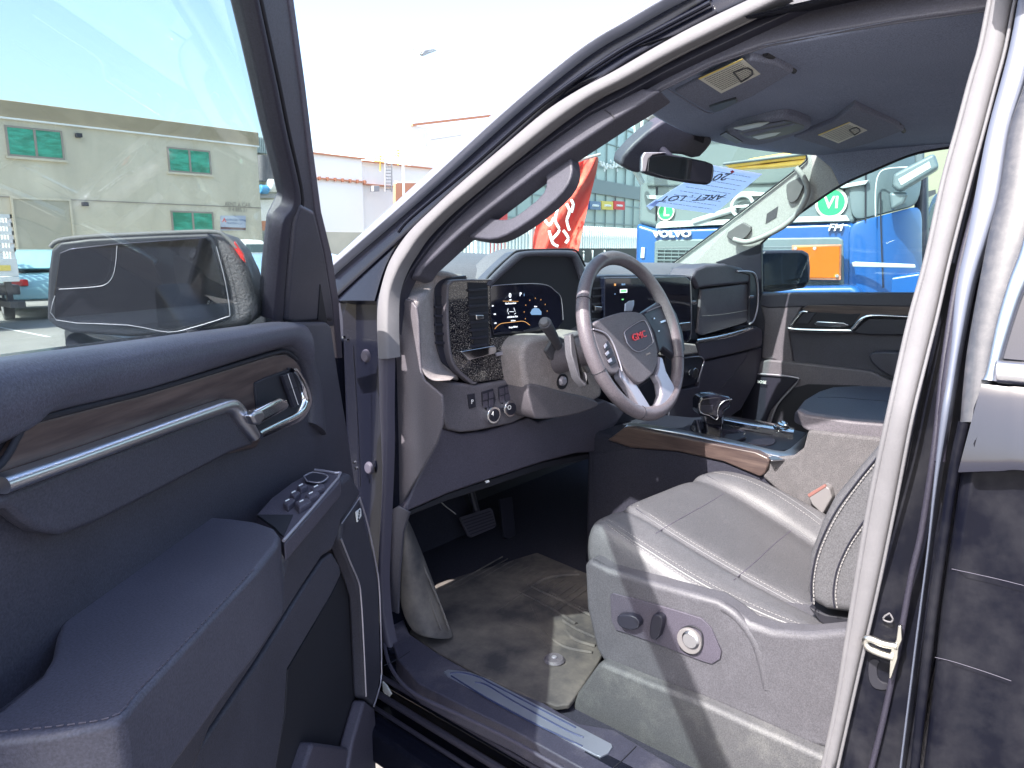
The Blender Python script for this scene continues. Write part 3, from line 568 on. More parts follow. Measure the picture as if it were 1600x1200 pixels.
for (u, v, s) in ((769,648,'4'), (795,638,'O')):
    c = T.at(u-4, v-1, .028)
    k = MB().disc(c, T.n, .0245, .018, 36, .0225).build('rotary_knob', 'chrome', swp, .0015)
    MB().disc(c+T.n*.0185, T.n, .0165, .002, 32).build('knob_face', 'dark', k, .0005)
    text('knob_symbol', s, T, u+1, v-1, 7, 'white', k, .0492)
# knee panel down to the edge
dp('knee_panel', [(690,668),(720,678),(760,674),(826,652),(842,660),(900,640),(945,625),(980,640),(960,668),(946,690),(938,706),(900,709),(850,722),(770,748),(700,772),(628,804),(655,742),(683,690)], .012, .05, 'knee', None, .008)
dp('knee_lower', [(628,804),(700,772),(770,748),(850,722),(938,706),(930,716),(850,732),(770,760),(700,782),(640,806)], -.01, .05, 'black', None, .004)
dp('hood_release_mark', [(758,752),(764,750),(765,753),(760,755)], .014, .002, 'white', None, 0)
tubeo('loose_wire', [(688,783),(695,790),(704,797),(712,803)], .0015, 'seal', dash, T, -.05)
# steering column shroud
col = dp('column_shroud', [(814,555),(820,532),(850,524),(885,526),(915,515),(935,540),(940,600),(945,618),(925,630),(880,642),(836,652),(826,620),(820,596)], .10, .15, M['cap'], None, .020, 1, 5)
dp('shroud_lower', [(822,602),(835,599),(880,612),(925,622),(940,632),(915,644),(880,652),(840,656),(834,652)], .106, .10, M['dash'], None, .014, 1)
dp('stalk_boot', [(853,548),(862,534),(876,526),(884,530),(886,555),(862,563)], .110, .03, 'side', col, .004)
kn = MB().disc(T.at(878, 596, .101), T.n, .021, .004, 36).build('key_cover_ring', 'black', col, .001)
MB().disc(T.at(878, 595, .105), T.n, .016, .010, 6, .011).build('key_cover', 'silver', kn, .003)
mb = MB(); P = smooth(path([(880,556,.105),(872,540,.12),(862,522,.14),(851,504,.16)], T), 5); n_ = len(P)
mb.tube(P, .012, 14, False, [.008+.0085*i/(n_-1) for i in range(n_)]); stk = mb.build('indicator_stalk', 'side', dash, .002)
d = (P[-1]-P[-2]).normalized(); MB().disc(P[-1]+d*.002, d, .0135, .008, 24, .010).build('stalk_cap', 'seal', stk, .002)
dp('shroud_clip', [(888,525),(905,520),(925,515),(940,560),(920,585),(905,560)], .11, .03, 'dash', None, .006)
# centre stack
cs = dp('centre_stack', [(920,432),(950,430),(1070,430),(1082,433),(1088,440),(1092,540),(1086,552),(1060,552),(920,560)], .012, .08, 'dark', None, .006)
dp('stack_vent', [(926,440),(944,440),(944,505),(926,505)], .0135, .003, 'black', cs, 0)
mb = MB()
for i in range(5): mb.poly([(926,450+i*12),(944,449+i*12),(944,452+i*12),(926,453+i*12)], T, .018, .01)
mb.build('air_vent', 'dark', dash, .0008)
dp('vent_tab', [(930,478),(941,479),(941,485),(931,486)], .026, .008, 'chrome', cs, .002)
cscr = dp('centre_screen', [(945,434),(1072,432),(1079,438),(1080,520),(1074,534),(1048,532),(945,545)], .03, .02, 'screen', None, .003)
tubeo('screen_edge', [(945,434),(1072,432),(1079,438),(1080,520),(1074,534)], .0007, 'silver', cscr, T, .0315, 3, 6)
dp('screen_toggle', [(969,452),(980,451.5),(980,457),(969,457.5)], .031, .0006, 'eW', cscr, 0); dp('toggle_fill', [(970,453),(979,452.5),(979,456),(970,456.5)], .0314, .0006, 'eG', cscr, 0)
joined([text('t', s, T, u, v, h, m, cscr, .0312) for s, u, v, h, m in (('Wi-Fi', 974, 444.5, 3, 'eB'), ('N', 961, 445, 4, 'eO'), ('on', 973, 467.5, 3.2, 'eG'), ('x', 961, 459, 3, 'eB'))], 'screen_icons')
dp('chrome_key_bar', [(1061,505),(1079,503),(1079,516),(1064,518)], .036, .01, 'chrome', cs, .002)
dp('stack_vent_right', [(1083,438),(1093,442),(1096,500),(1090,528),(1084,500)], .0135, .004, 'black', cs, 0)
dp('vent_tab_right', [(1081,470),(1088,470),(1089,475),(1082,476)], .026, .008, 'chrome', cs, .001)
# passenger part
dp('passenger_dash_leather', [(1082,432),(1088,420),(1105,414),(1135,412),(1160,418),(1172,428),(1174,442),(1130,446),(1098,450),(1092,452)], .03, .10, M['knee'], None, .010)
dp('passenger_dash_insert', [(1096,452),(1170,443),(1173,470),(1172,500),(1160,506),(1098,524),(1090,520)], .022, .08, M['dash'], None, .006)
tubeo('dash_seam', [(1097,494),(1130,491),(1172,484)], .0010, 'stitch', dash, T, .0225, 2)
pv = dp('passenger_vent', [(1150,424),(1168,423),(1180,428),(1184,445),(1184,480),(1178,500),(1172,505),(1172,430)], .034, .03, 'dark', None, .003)
tubeo('vent_ring', [(1152,424),(1170,424),(1180,429),(1184,447),(1184,478),(1178,500),(1171,506)], .0032, 'silver', pv, T, .036, 4)
dp('vent_tab', [(1172,462),(1178,462),(1178,466),(1172,466)], .04, .006, 'chrome', pv, .001)
band('dash_chrome_strip', [(1089,530),(1120,525),(1150,518),(1176,510)], [(1089,537),(1122,531),(1150,524),(1176,514)], T, 'chrome', dash, .04, .003, .02)
dp('dash_lower_roll', [(1090,534),(1095,534),(1150,522),(1184,510),(1192,514),(1193,530),(1191,542),(1150,553),(1101,564),(1094,556)], .036, .08, M['knee'], None, .012)
dp('glove_box', [(1101,565),(1150,554),(1191,543),(1190,565),(1180,600),(1158,640),(1100,680),(1040,690),(1050,610),(1092,604)], .018, .06, M['knee'], None, .006)
tubeo('glove_box_edge', [(1170,545),(1165,560),(1150,580),(1125,608)], .0012, 'side', dash, T, .019)
dp('centre_lower', [(1000,560),(1050,550),(1092,545),(1101,565),(1095,600),(1060,680),(1000,700),(940,700),(960,660),(975,640)], .0, .06, 'dark', None, .006)
hv = dp('climate_panel', [(1040,552),(1064,548),(1095,556),(1101,562),(1098,572),(1090,598),(1070,604),(1040,606)], .03, .03, M['dark'], None, .004)
tubeo('climate_trim', [(1064,560),(1092,557),(1100,563),(1097,574),(1090,597)], .0022, 'silver', hv, T, .034, 4)
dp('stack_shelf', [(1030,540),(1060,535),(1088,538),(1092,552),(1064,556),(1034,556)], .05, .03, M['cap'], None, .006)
k = MB().disc(T.at(1079, 582, .03), T.n, .0195, .02, 32, .018).build('rotary_knob', 'chrome', hv, .0015)
MB().disc(T.at(1080, 582, .0505), T.n, .0125, .002, 28).build('knob_face', 'dark', k, .0005)
for q in ([(1031,540),(1046,537),(1047,543),(1032,545)], [(1034,549),(1047,547),(1048,551),(1035,553)]): dp('stack_key', q, .054, .006, 'chrome', hv, .001)
# pedals and footwell
pdl = MB(); PP = Pl((-.3, 1.38, .63), (-.1, -.8, .55))
pdl.poly([(719,808),(766,793),(770,797),(776,820),(773,824),(738,839),(733,837)], PP, 0, .012); pb = pdl.build('brake_pedal', pr('pedal_rubber', (.06, .055, .075), .7), truck, .002)
mb = MB()
for i in range(6): mb.poly([(722+i*2.6,812+i*4.4),(766+i*1.8,798+i*4.2),(767+i*1.8,799.8+i*4.2),(723+i*2.6,813.8+i*4.4)], PP, .003, .003)
mb.build('pedal_rib', 'rubber', pb)
tubeo('pedal_arm', [PP.at(745,800,-.015), V3((-.29, 1.46, .9))], .012, 'dark', pb, None, 0, 1)
poly('accelerator_pedal', [(781,780),(800,776),(806,835),(796,842),(788,838)], PP, -.01, .012, M['dark'], truck, .002)

# ---- steering wheel
wo = WH.p; wx = V3((1, 0, 0)); wy = WH.n.cross(wx).normalized()
if wy.z < 0: wy = -wy
wheel = MB(); N, K = 96, 16; vs = []; fs = []
for i in range(N):
    a = 2*math.pi*i/N; rd_ = wx*math.cos(a) + wy*math.sin(a)
    fl = .0145 + .002*math.cos(2*a)**2
    for j in range(K):
        b = 2*math.pi*j/K; vs.append(wo + rd_*(.1935 + fl*1.05*math.cos(b)) + WH.n*(.0165*math.sin(b)))
for i in range(N):
    for j in range(K): fs.append((i*K+j, i*K+(j+1) % K, ((i+1) % N)*K+(j+1) % K, ((i+1) % N)*K+j))
sw = mesh('steering_wheel', vs, fs, pr('wheel_leather', (.115, .100, .115), .38, bump=.35, bscale=700, var=.2, vscale=12), truck)
def wp(name, pts, off, th, mat, par=sw, bev=.004, sm=0, seg=3): return poly(name, pts, WH, off, th, mat, par, bev, sm, seg)
for a in (150, 200, 335, 250): 
    rd_ = wx*math.cos(R_(a)) + wy*math.sin(R_(a)); tg = -wx*math.sin(R_(a)) + wy*math.cos(R_(a))
    MB().tube([wo + rd_*(.1935+.0163*math.cos(b)) + WH.n*(.0172*math.sin(b)) for b in [2*math.pi*k/20 for k in range(20)]], .0008, 5, True).build('rim_seam', 'black', sw)
wp('wheel_hub', [(935,520),(960,500),(1005,492),(1025,520),(1032,560),(1024,590),(1000,606),(975,590),(950,560)], -.03, .05, 'dark', sw, .008)
ab = wp('airbag_cover', [(927,508),(930,502),(955,492),(978,486),(1000,487),(1010,495),(1020,515),(1029,550),(1027,573),(1020,586),(1003,600),(995,598),(982,583),(970,565),(962,542),(948,523)], .018, .045, M['dash'], sw, .016, 1, 5)
wp('badge_surround', [(976,524),(978,516),(1002,501),(1011,506),(1020,530),(1018,538),(1001,549),(989,546),(980,536)], .0195, .003, M['knee'], ab, .001, 1)
tubeo('badge_ring', [(976,524),(978,516),(1002,501),(1011,506),(1020,530),(1018,538),(1001,549),(989,546),(980,536)], .0011, 'silver', ab, WH, .020, 4, 6, True)
text('badge_lettering', 'GMC', WH, 999, 525, 10, 'redk', ab, .0215, ang=5, sx=1.25, th=.0012, bold=.0)
text('airbag_lettering', 'AIRBAG', WH, 1013, 553, 2.6, 'stitch', ab, .0193, ang=5)
pod = wp('wheel_control_pod', [(926,515),(945,522),(957,537),(967,565),(970,577),(965,584),(955,584),(946,575),(937,552),(930,532)], .016, .03, M['dash'], sw, .006)
tubeo('pod_trim', [(927,514),(946,521),(958,537),(968,565),(972,580)], .0018, 'silver', pod, WH, .018)
for q in ([(944,540),(950,532),(954,540),(947,549)], [(946,552),(955,543),(959,552),(950,560)], [(950,563),(960,555),(964,566),(954,571)]): wp('wheel_button', q, .0195, .004, M['dark'], pod, .0015); wp('button_trim', [(a*.5+q[0][0]*.5, b*.5+q[0][1]*.5) for a, b in q], .0205, .002, 'silver', pod, .0005)
podr = wp('wheel_control_pod', [(1003,489),(1020,478),(1036,468),(1047,471),(1058,490),(1068,520),(1072,548),(1060,562),(1045,550),(1037,544),(1030,554),(1022,520)], .0, .024, M['dark'], sw, .007)
for q in ([(1032,502),(1040,499),(1041,502),(1033,505)], [(1021,497),(1023,496),(1024,498),(1022,499)], [(1045,497),(1047,496),(1048,499),(1046,500)], [(1029,516),(1031,516),(1031,518),(1029,518)]): wp('button_trim', q, .002, .002, 'satin', podr, .0005)
tubeo('spoke_line', [(1010,488),(1028,480),(1042,477),(1050,484),(1056,505)], .0016, 'knee', podr, WH, .001)
sp1 = wp('wheel_spoke', [(968,572),(975,578),(984,588),(996,602),(1006,618),(1020,640),(1022,649),(1008,643),(998,634),(988,615),(978,600),(970,590)], .008, .02, 'silver', sw, .004)
wp('wheel_spoke', [(1030,556),(1036,558),(1042,580),(1053,600),(1058,614),(1055,632),(1042,646),(1027,650),(1020,643),(1021,637),(1030,630),(1035,616),(1032,598),(1025,586),(1029,573)], .010, .022, 'silver', sw, .006)
wp('paddle_shifter', [(977,486),(978,474),(984,470),(991,469),(991,476),(988,486)], -.05, .004, M['silver'], sw, .001)
wp('paddle_shifter', [(891,522),(896,520),(901,545),(908,590),(918,598),(915,580),(921,592),(916,604),(903,588),(893,552)], -.045, .02, 'side', sw, .003)
tubeo('column_tube', [wo + WH.n*-.05, V3((-.42, 1.06, 1.18))], .038, 'dash', truck, None, 0, 1, 20)

# ---- centre console
CS = XP(-.17); CT = ZP(.985)
con = MB().box((-.165, .10, .5), (.14, 1.02, .965)).build('centre_console', 'carpet', truck, .02)
poly('console_wood', [(948,688),(975,668),(990,668),(1100,690),(1180,706),(1200,715),(1203,722),(1196,740),(1187,746),(1130,722),(1060,706),(985,700)], CS, .008, .03, 'wood', con, .008)
poly('console_side', [(925,710),(985,700),(1060,706),(1130,722),(1187,746),(1200,800),(1100,900),(940,900),(930,820)], CS, .0, .02, 'carpet', con, .004)
poly('console_side_rear', [(1203,716),(1240,712),(1255,700),(1262,672),(1420,690),(1420,1000),(1290,860),(1240,790),(1190,745),(1200,735)], CS, .006, .02, 'tunnel', con, .008)
band('console_chrome', [(975,669),(990,667),(1060,677),(1150,697),(1215,713),(1240,717)], [(982,665),(993,662),(1060,671),(1150,689),(1205,703),(1232,706)], CT, 'satin', con, .010, .004, .02)
poly('console_top', [(988,664),(1040,648),(1080,652),(1120,650),(1170,654),(1240,671),(1262,676),(1240,700),(1215,706),(1150,690),(1060,672)], CT, .002, .03, M['dark'], con, .004)
poly('console_corner', [(1200,714),(1218,708),(1235,700),(1262,676),(1268,672),(1262,684),(1255,700),(1244,710),(1236,717),(1205,719)], CT, .010, .004, 'satin', con, .004)
band('console_chrome', [(1132,649),(1170,655),(1210,662),(1242,669)], [(1130,656),(1170,664),(1212,671),(1240,676)], CT, 'chrome', con, .02, .004, .02)
poly('shifter_plate', [(1078,668),(1084,656),(1110,654),(1165,676),(1150,688),(1120,686),(1090,680)], CT, .006, .006, M['bgloss'], con, .002)
poly('console_slot', [(1140,664),(1208,676),(1206,679),(1138,667)], CT, .004, .003, 'black', con, 0)
poly('console_bin', [(1166,690),(1200,682),(1214,688),(1205,696),(1176,694)], CT, .005, .003, 'knee', con, .001, 1)
poly('console_key', [(1135,678),(1160,676),(1166,682),(1142,690),(1128,686)], CT, .012, .01, 'dark', con, .002)
SH = Pl((-.02, .68, 1.0), (-.72, -.69, 0))
gs = poly('gear_selector', [(1098,645),(1130,646),(1129,664),(1128,684),(1122,688),(1106,686),(1103,668)], SH, .0, .035, M['bgloss'], truck, .010, 0, 4)
poly('selector_head', [(1091,628),(1095,620),(1120,617),(1140,620),(1145,625),(1143,636),(1133,642),(1132,654),(1126,656),(1094,650),(1091,645)], SH, .022, .06, 'bgloss', gs, .010, 0, 4)
tubeo('selector_chrome', [(1092,630),(1095,644),(1110,650),(1118,656),(1122,652),(1121,644),(1124,634),(1133,626),(1144,624)], .0018, 'chrome', gs, SH, .024, 4)
poly('selector_button', [(1095,633),(1115,633),(1113,645),(1096,644)], SH, .0245, .003, 'dark', gs, .001)
# armrest box
AX = XP(-.13)
poly('console_box', [(1243,640),(1246,650),(1252,668),(1262,674),(1330,686),(1420,694),(1420,664),(1330,658),(1260,648)], AX, .0, .04, M['dash'], con, .008)
arm = poly('armrest_lid', [(1242,642),(1256,624),(1278,611),(1300,604),(1345,602),(1430,606),(1430,668),(1345,662),(1290,654),(1255,648)], ZP(1.075), .0, .035, M['trim'], con, .010, 0, 4)
tubeo('lid_seam', [(1248,641),(1270,646),(1300,650),(1345,656),(1400,662)], .0012, 'stitch', arm, ZP(1.075), .001)
tubeo('lid_seam', [(1278,621),(1310,621),(1345,624),(1400,628)], .0010, 'black', arm, ZP(1.075), .0)
# belt buckle
BK = XP(-.19)
bk = poly('belt_buckle', [(1261,773),(1288,758),(1296,764),(1300,778),(1285,804),(1276,796),(1268,788)], BK, .012, .03, 'buckle', truck, .004)
poly('release_button', [(1261,773),(1288,757),(1291,761),(1264,778)], BK, .0135, .01, pr('faded_red_button', (.20, .09, .08), .5), bk, .002)

# ---- driver's seat
seat = MB().box((-.70, .02, .70), (-.20, .56, .84)).build('driver_seat', 'side', truck, .03)
X_ = lambda u, v, x: XP(x).at(u, v)
def col_(x, pts): return [X_(u, v, x) for u, v in pts]
cols = [ [V3((-.735, .60, .86)), V3((-.735, .50, .845)), V3((-.735, .37, .835)), V3((-.735, .25, .83)), V3((-.735, .12, .82))],
 col_(-.72, [(926,818),(990,858),(1085,918),(1175,960),(1262,992)]),
 col_(-.695, [(932,800),(1002,846),(1100,908),(1190,950),(1278,984)]),
 col_(-.665, [(946,792),(1018,838),(1112,897),(1200,940),(1284,978)]),
 col_(-.615, [(974,781),(1046,832),(1135,886),(1222,934),(1300,972)]),
 col_(-.45, [(1040,752),(1105,800),(1160,835),(1222,868),(1290,910)]),
 col_(-.31, [(1085,738),(1135,765),(1185,795),(1233,825),(1290,865)]),
 col_(-.265, [(1098,731),(1148,744),(1200,768),(1246,798),(1300,840)]),
 col_(-.225, [(1112,728),(1160,737),(1210,758),(1262,785),(1310,815)]),
 col_(-.20, [(1118,730),(1168,742),(1216,764),(1268,792),(1316,822)]),
 [V3((-.19, .58, .86)), V3((-.19, .50, .86)), V3((-.19, .38, .86)), V3((-.19, .25, .86)), V3((-.19, .1, .86))]]
# extend to a front roll and a rear edge
rows = []
for c in cols:
    f = c[0]; b = c[-1]; dn = V3((0, .012, -.10)) if f.z > .88 else V3((0, .0, -.02))
    rows.append([f + dn, f + dn*.5 + V3((0, .012, 0)), f + V3((0, .002, -.006))] + c[1:] + [b + V3((0, -.12, -.005))])
def mid(a, b, t, dz=0): return [p.lerp(q, t) + V3((0, 0, dz)) for p, q in zip(a, b)]
rows = rows[:3] + [mid(rows[2], rows[3], .5, .002), rows[3], mid(rows[3], rows[4], .75, .002), mid(rows[4], rows[5], .0, -.012), mid(rows[4], rows[5], .10, .004), mid(rows[4], rows[5], .4, .004), rows[5], mid(rows[5], rows[6], .75, .003), mid(rows[6], rows[6], 0, -.009)] + [mid(rows[6], rows[7], .4, .006)] + rows[7:]
cush = surf('seat_cushion', rows, 'seat', seat, 3); cush.data.materials.append(M['perf']); nc = len(rows[0])-1
for i in range(7, 11):
    for j in range(nc): cush.data.polygons[i*nc+j].material_index = 1
from mathutils.bvhtree import BVHTree
dg_ = bpy.context.evaluated_depsgraph_get(); dg_.update(); bvh = BVHTree.FromObject(cush, dg_)
def snap(pts, lift=.0):
    out = []
    for u, v in pts:
        h = bvh.ray_cast(CAM, ray(u, v).normalized())
        if h[0] is not None: out.append(h[0] + h[1]*lift*(1 if h[1].dot(ray(u, v)) < 0 else -1))
    return out
def dense(pts, k=8): return [(p.x, p.y) for p in smooth([V3((u, v, 0)) for u, v in pts], k)]
def snapline(name, pts, r, mat, lift=0): return MB().tube(snap(dense(pts), lift), r, 6).build(name, mat, cush)
snapline('piping', [(934,806),(1002,853),(1100,914),(1190,958),(1262,986)], .0022, 'seat', .0)
snapline('piping', [(974,781),(1046,830),(1135,884),(1222,932),(1285,966)], .0012, 'dark', -.0004)
snapline('piping', [(1093,737),(1136,760),(1186,790),(1233,820),(1270,846)], .0012, 'dark', -.0004)
snapline('piping', [(1118,734),(1160,742),(1210,764),(1255,792),(1285,814)], .0010, 'dark', -.0004)
snapline('cushion_crease', [(1024,834),(1060,812),(1100,790),(1131,771)], .0011, 'knee', -.0002)
snapline('cushion_crease', [(1146,907),(1180,878),(1210,850),(1236,829)], .0011, 'knee', -.0002)
snapline('cushion_crease', [(1092,738),(1085,741),(1060,746)], .0014, 'dark', -.0002)
def sst(pts, **k): stitches('stitching', snap(dense(pts, 3), .0006), cush, None, 0, .007, .0045, .0004, k=3)
sst([(938,812),(1002,858),(1100,919),(1190,963),(1255,988)]); sst([(934,801),(1004,847),(1100,907),(1190,951),(1265,981)]); sst([(978,777),(1048,826),(1137,880),(1224,928),(1285,961)]); sst([(1116,738),(1158,747),(1206,769),(1250,797),(1280,819)])
# side valance (plastic) with switches
SV = XP(-.765)
val = poly('seat_side_cover', [(912,884),(918,874),(926,876),(950,890),(1000,905),(1060,922),(1120,938),(1150,958),(1170,974),(1205,986),(1260,990),(1330,984),(1400,975),(1400,1210),(1290,1172),(1262,1166),(1180,1128),(1100,1094),(1000,1058),(942,1036),(930,1015),(915,950)], SV, .0, .05, 'side', seat, .016, 0, 5)
tubeo('cover_crease', [(1130,948),(1150,962),(1170,985),(1184,1010),(1192,1040),(1200,1075)], .010, 'side', val, SV, -.0075)
spn = poly('switch_plate', [(953,930),(957,927),(985,934),(1050,952),(1095,966),(1110,980),(1127,1018),(1125,1030),(1112,1038),(1095,1033),(1040,1012),(985,992),(962,985),(955,970)], SV, .004, .004, M['knee'], val, .0015)
poly('seat_switch', [(962,966),(968,960),(990,962),(1000,972),(998,982),(985,986),(966,980)], SV, .02, .018, M['dark'], spn, .004, 1)
poly('seat_switch', [(1018,962),(1026,960),(1036,966),(1034,980),(1028,1000),(1016,1000),(1014,985)], SV, .02, .018, M['dark'], spn, .004, 1)
k = MB().disc(SV.at(1079, 1000, .004), (-1, 0, 0), .026, .008, 40, .025).build('lumbar_knob', 'buckle', spn, .002)
MB().disc(SV.at(1079, 1000, .0121), (-1, 0, 0), .019, .004, 36, .014).build('knob_face', 'satin', k, .002)
tubeo('knob_ring', [(1060,1000),(1064,984),(1079,978),(1094,985),(1098,1000),(1094,1016),(1079,1022),(1064,1014)], .0016, 'black', spn, SV, .006, 5, 6, True)
poly('riser_gap', [(938,1036),(1000,1058),(1100,1094),(1262,1166),(1300,1180),(1300,1200),(1262,1185),(1100,1112),(1000,1075),(935,1048)], XP(-.74), .0, .03, 'black', seat, .002)
poly('seat_riser', [(893,1105),(900,1085),(932,1040),(938,1036),(1000,1062),(1100,1100),(1180,1136),(1270,1176),(1330,1205),(1330,1260),(1090,1235),(1000,1175),(940,1140),(900,1120)], XP(-.79), .0, .08, pr('riser_plastic', (.075, .075, .082), .6, bump=.4, bscale=500, vcol=(.13, .13, .13), vscale=12, vlo=.5, vhi=.8), truck, .016, 0, 5)
# backrest, side profile extruded across
BX = -.685
prof = [(1258,928),(1262,870),(1282,815),(1300,780),(1340,732),(1376,690)]
pf = [XP(BX).at(u, v) for u, v in prof]
pf += [pf[-1] + V3((0, -.13, .30)), pf[-1] + V3((0, -.16, .36)), pf[-1] + V3((0, -.26, .36)), pf[-1] + V3((0, -.27, .28)), V3((BX, -.06, .90)), XP(BX).at(1330, 962), XP(BX).at(1290, 956), XP(BX).at(1266, 944)]
bk_ = MB().prism(pf, (.48, 0, 0)).build('seat_backrest', 'seat', seat, .022, seg=5, ang=50)
stitches('stitching', [(1272,944),(1272,905),(1282,860),(1308,805),(1345,752),(1378,712)], bk_, XP(BX), .003, .007, .004)
stitches('stitching', [(1308,950),(1306,925),(1312,890),(1330,850),(1358,810)], bk_, XP(BX), .003, .007, .004)
tubeo('backrest_seam', [(1268,940),(1268,905),(1278,858),(1304,802),(1342,749),(1376,708)], .0014, 'dark', bk_, XP(BX), .001)
tubeo('backrest_seam', [(1304,950),(1302,925),(1308,890),(1326,850),(1354,808)], .0014, 'dark', bk_, XP(BX), .001)
poly('backrest_base', [(1262,948),(1290,960),(1340,966),(1340,985),(1300,984),(1280,972)], XP(-.66), .0, .2, 'black', bk_, .004)
pw = pf[-8+0] if False else V3((BX+.24, -.22, 1.62))
MB().box((BX+.10, -.30, 1.56), (BX+.38, -.20, 1.72)).build('headrest', 'seat', seat, .03, seg=5)
# passenger seat (hidden low behind the console box)
MB().box((.22, -.25, .55), (.70, .30, .82)).build('passenger_seat', 'seat', truck, .05, seg=5)

# ================================================================ the open door
door = MB().prism([DS(.10, 1.35, -.012), DS(.13, .60, -.012), DS(.09, .48, -.012), DS(1.25, .48, -.012), DS(1.27, 1.425, -.012), DS(.32, 1.385, -.012)], -DN*.12).build('driver_door', 'paint', truck, .02)
tag(door, 'open driver door with wood and chrome inlays')
def dd(name, pts, off, th, mat, par=None, bev=.004, sm=0, seg=3): return poly(name, pts, DP, off, th, mat, par or door, bev, sm, seg)
L = lambda s, z: DS(s, z, 0)
def dpt(s, z, off): return DS(s, z, off)
pan = dd('door_panel', [dpt(1.29, 1.43, 0), (0,563),(200,537),(400,509),(455,503),(512,503),(518,508),(530,590),(545,680),(556,760),(572,850),(584,960),(590,1060),(586,1110),(590,1250), dpt(.10, .46, 0), dpt(1.29, .46, 0)], 0, .03, 'trim', None, .008)
band('door_top_pad', [DS(1.29, 1.435, .01), (0,563),(200,536),(330,518),(400,509),(445,503),(470,506)], [DS(1.29, 1.34, .01), (0,692),(45,655),(225,609),(424,547),(455,548),(476,575)], DP, 'pad', pan, .004, .022, .02, 6, 10)
band('pad_return', [(445,503),(462,512),(478,535),(490,570),(500,620),(506,680)], [(424,548),(450,551),(466,563),(478,590),(484,620),(484,660)], DP, 'trim', pan, .004, .012, .015, 6, 8)
dd('wood_inlay', [(-60,780),(4,726),(45,662),(225,616),(424,556),(446,553),(461,562),(472,578),(460,600),(400,700),(-60,800)], .014, .012, 'wood', pan, .003)
tubeo('wood_edge', [(-60,770),(2,724),(30,678),(47,659),(120,639),(225,613),(330,582),(424,553),(447,550),(463,562)], .0035, 'black', pan, DP, .012, 4)
dd('lower_leather', [(-80,800),(8,771),(125,727),(243,683),(355,640),(368,644),(390,672),(400,694),(358,710),(250,767),(146,820),(96,837),(60,830),(36,815),(14,795)], .024, .02, 'trim', pan, .010)
band('chrome_spear', [(3,745),(120,706),(240,664),(330,633),(360,624),(374,628),(390,650),(403,677)], [(7,772),(125,728),(243,684),(332,652),(354,645),(364,649),(376,668),(394,690)], DP, 'satin', pan, .028, .007, .012, 5, 8)
dd('handle_bezel', [(409,685),(403,678),(398,652),(403,640),(400,608),(400,598),(416,590),(456,576),(465,577),(484,612),(487,632),(473,655)], .018, .010, 'black', pan, .002)
band('bezel_chrome', [(456,575),(465,577),(477,595),(486,615),(487,632),(473,656),(440,672),(409,686)], [(458,582),(461,584),(470,600),(475,617),(476,628),(464,644),(436,658),(404,673)], DP, 'chrome', pan, .024, .004, .01, 5, 6)
dd('lock_switch', [(442,587),(457,582),(473,629),(460,637)], .026, .006, 'dark', pan, .001)
tubeo('switch_gap', [(450,584.5),(466,632.5)], .0006, 'white', pan, DP, .0275, 1, 5)
tubeo('switch_gap', [(451,610),(464,605)], .0006, 'black', pan, DP, .0275, 1, 5)
hl = dd('door_lever', [(393,649),(398,643),(440,622),(450,624),(454,634),(450,640),(408,664),(400,664)], .045, .016, 'chrome', pan, .006, 0, 4)
dd('lever_end', [(393,649),(400,643),(412,640),(416,652),(408,664),(400,664)], .047, .014, 'satin', hl, .005)
# armrest
AT = ZP(1.150)
arm = poly('armrest', [(321,806),(362,809),(400,814),(429,824),(438,836),(433,851),(396,897),(340,955),(292,1008),(217,1089),(194,1120),(167,1133),(83,1147),(0,1156),(-90,1165),(-160,1171),(-120,1152),(0,1108),(62,1056),(80,1026),(87,992),(96,968)], AT, .0, .10, 'pad', pan, .018, 0, 5)
stitches('armrest_stitching', [(0,1143),(83,1135),(160,1124),(192,1108),(217,1078),(292,1000),(396,889)], arm, AT, .0006, .008, .0055, .0008, 'knee')
tubeo('armrest_seam', [(-100,1160),(0,1150),(83,1142),(165,1129),(192,1115),(217,1085),(292,1005),(396,893),(434,846)], .0022, 'pad', arm, AT, -.010)
top_ = [AT.at(u, v, -.035) for u, v in [(400,820),(437,842),(433,851),(396,897),(292,1008),(217,1089),(167,1133),(83,1147),(0,1155),(-160,1172)]]
top_ = [p - DN*.006 for p in top_]; hs = (.03,.03,.05,.10,.20,.28,.32,.34,.34,.34)
bot_ = [p + V3((0, 0, -h)) - DN*(.01+.05*h) for p, h in zip(top_, hs)]; n_ = len(top_)
inn = [DS(1.12, 1.115, -.01), DS(.62, 1.115, -.01)]; inb = [DS(1.12, .78, -.01), DS(.62, 1.06, -.01)]
vs = top_ + inn + bot_ + inb; q_ = n_ + 2
mesh('armrest_side', vs, [tuple(range(q_)), tuple(range(2*q_-1, q_-1, -1))] + [(i, (i+1) % q_, (i+1) % q_+q_, i+q_) for i in range(q_)], 'trim', pan, .014, ang=45)
dd('inner_fascia', [(444,852),(531,752),(549,738),(567,770),(560,782),(534,817),(531,835),(520,862),(505,872),(470,925),(400,1038),(285,1210),(150,1400),(-500,1500),(230,1202),(404,976),(434,933),(446,876)], .075, .07, M['trim'], pan, .014, 0, 4)
sp_ = poly('switch_plate', [(492,733),(525,737),(532,745),(531,751),(444,848),(437,834),(432,826),(400,803),(421,779),(454,754)], ZP(1.133), .0, .03, M['knee'], pan, .005)
tubeo('plate_trim', [(492,734),(524,739),(528,747),(443,845)], .0022, 'silver', sp_, ZP(1.133), .002, 2)
poly('pull_cup', [(402,804),(458,804),(443,838),(437,832),(430,824)], ZP(1.133), .001, .004, 'black', sp_, 0)
dpts = [[(475,744),(488,738),(507,741),(512,746),(500,754),(480,752)]]
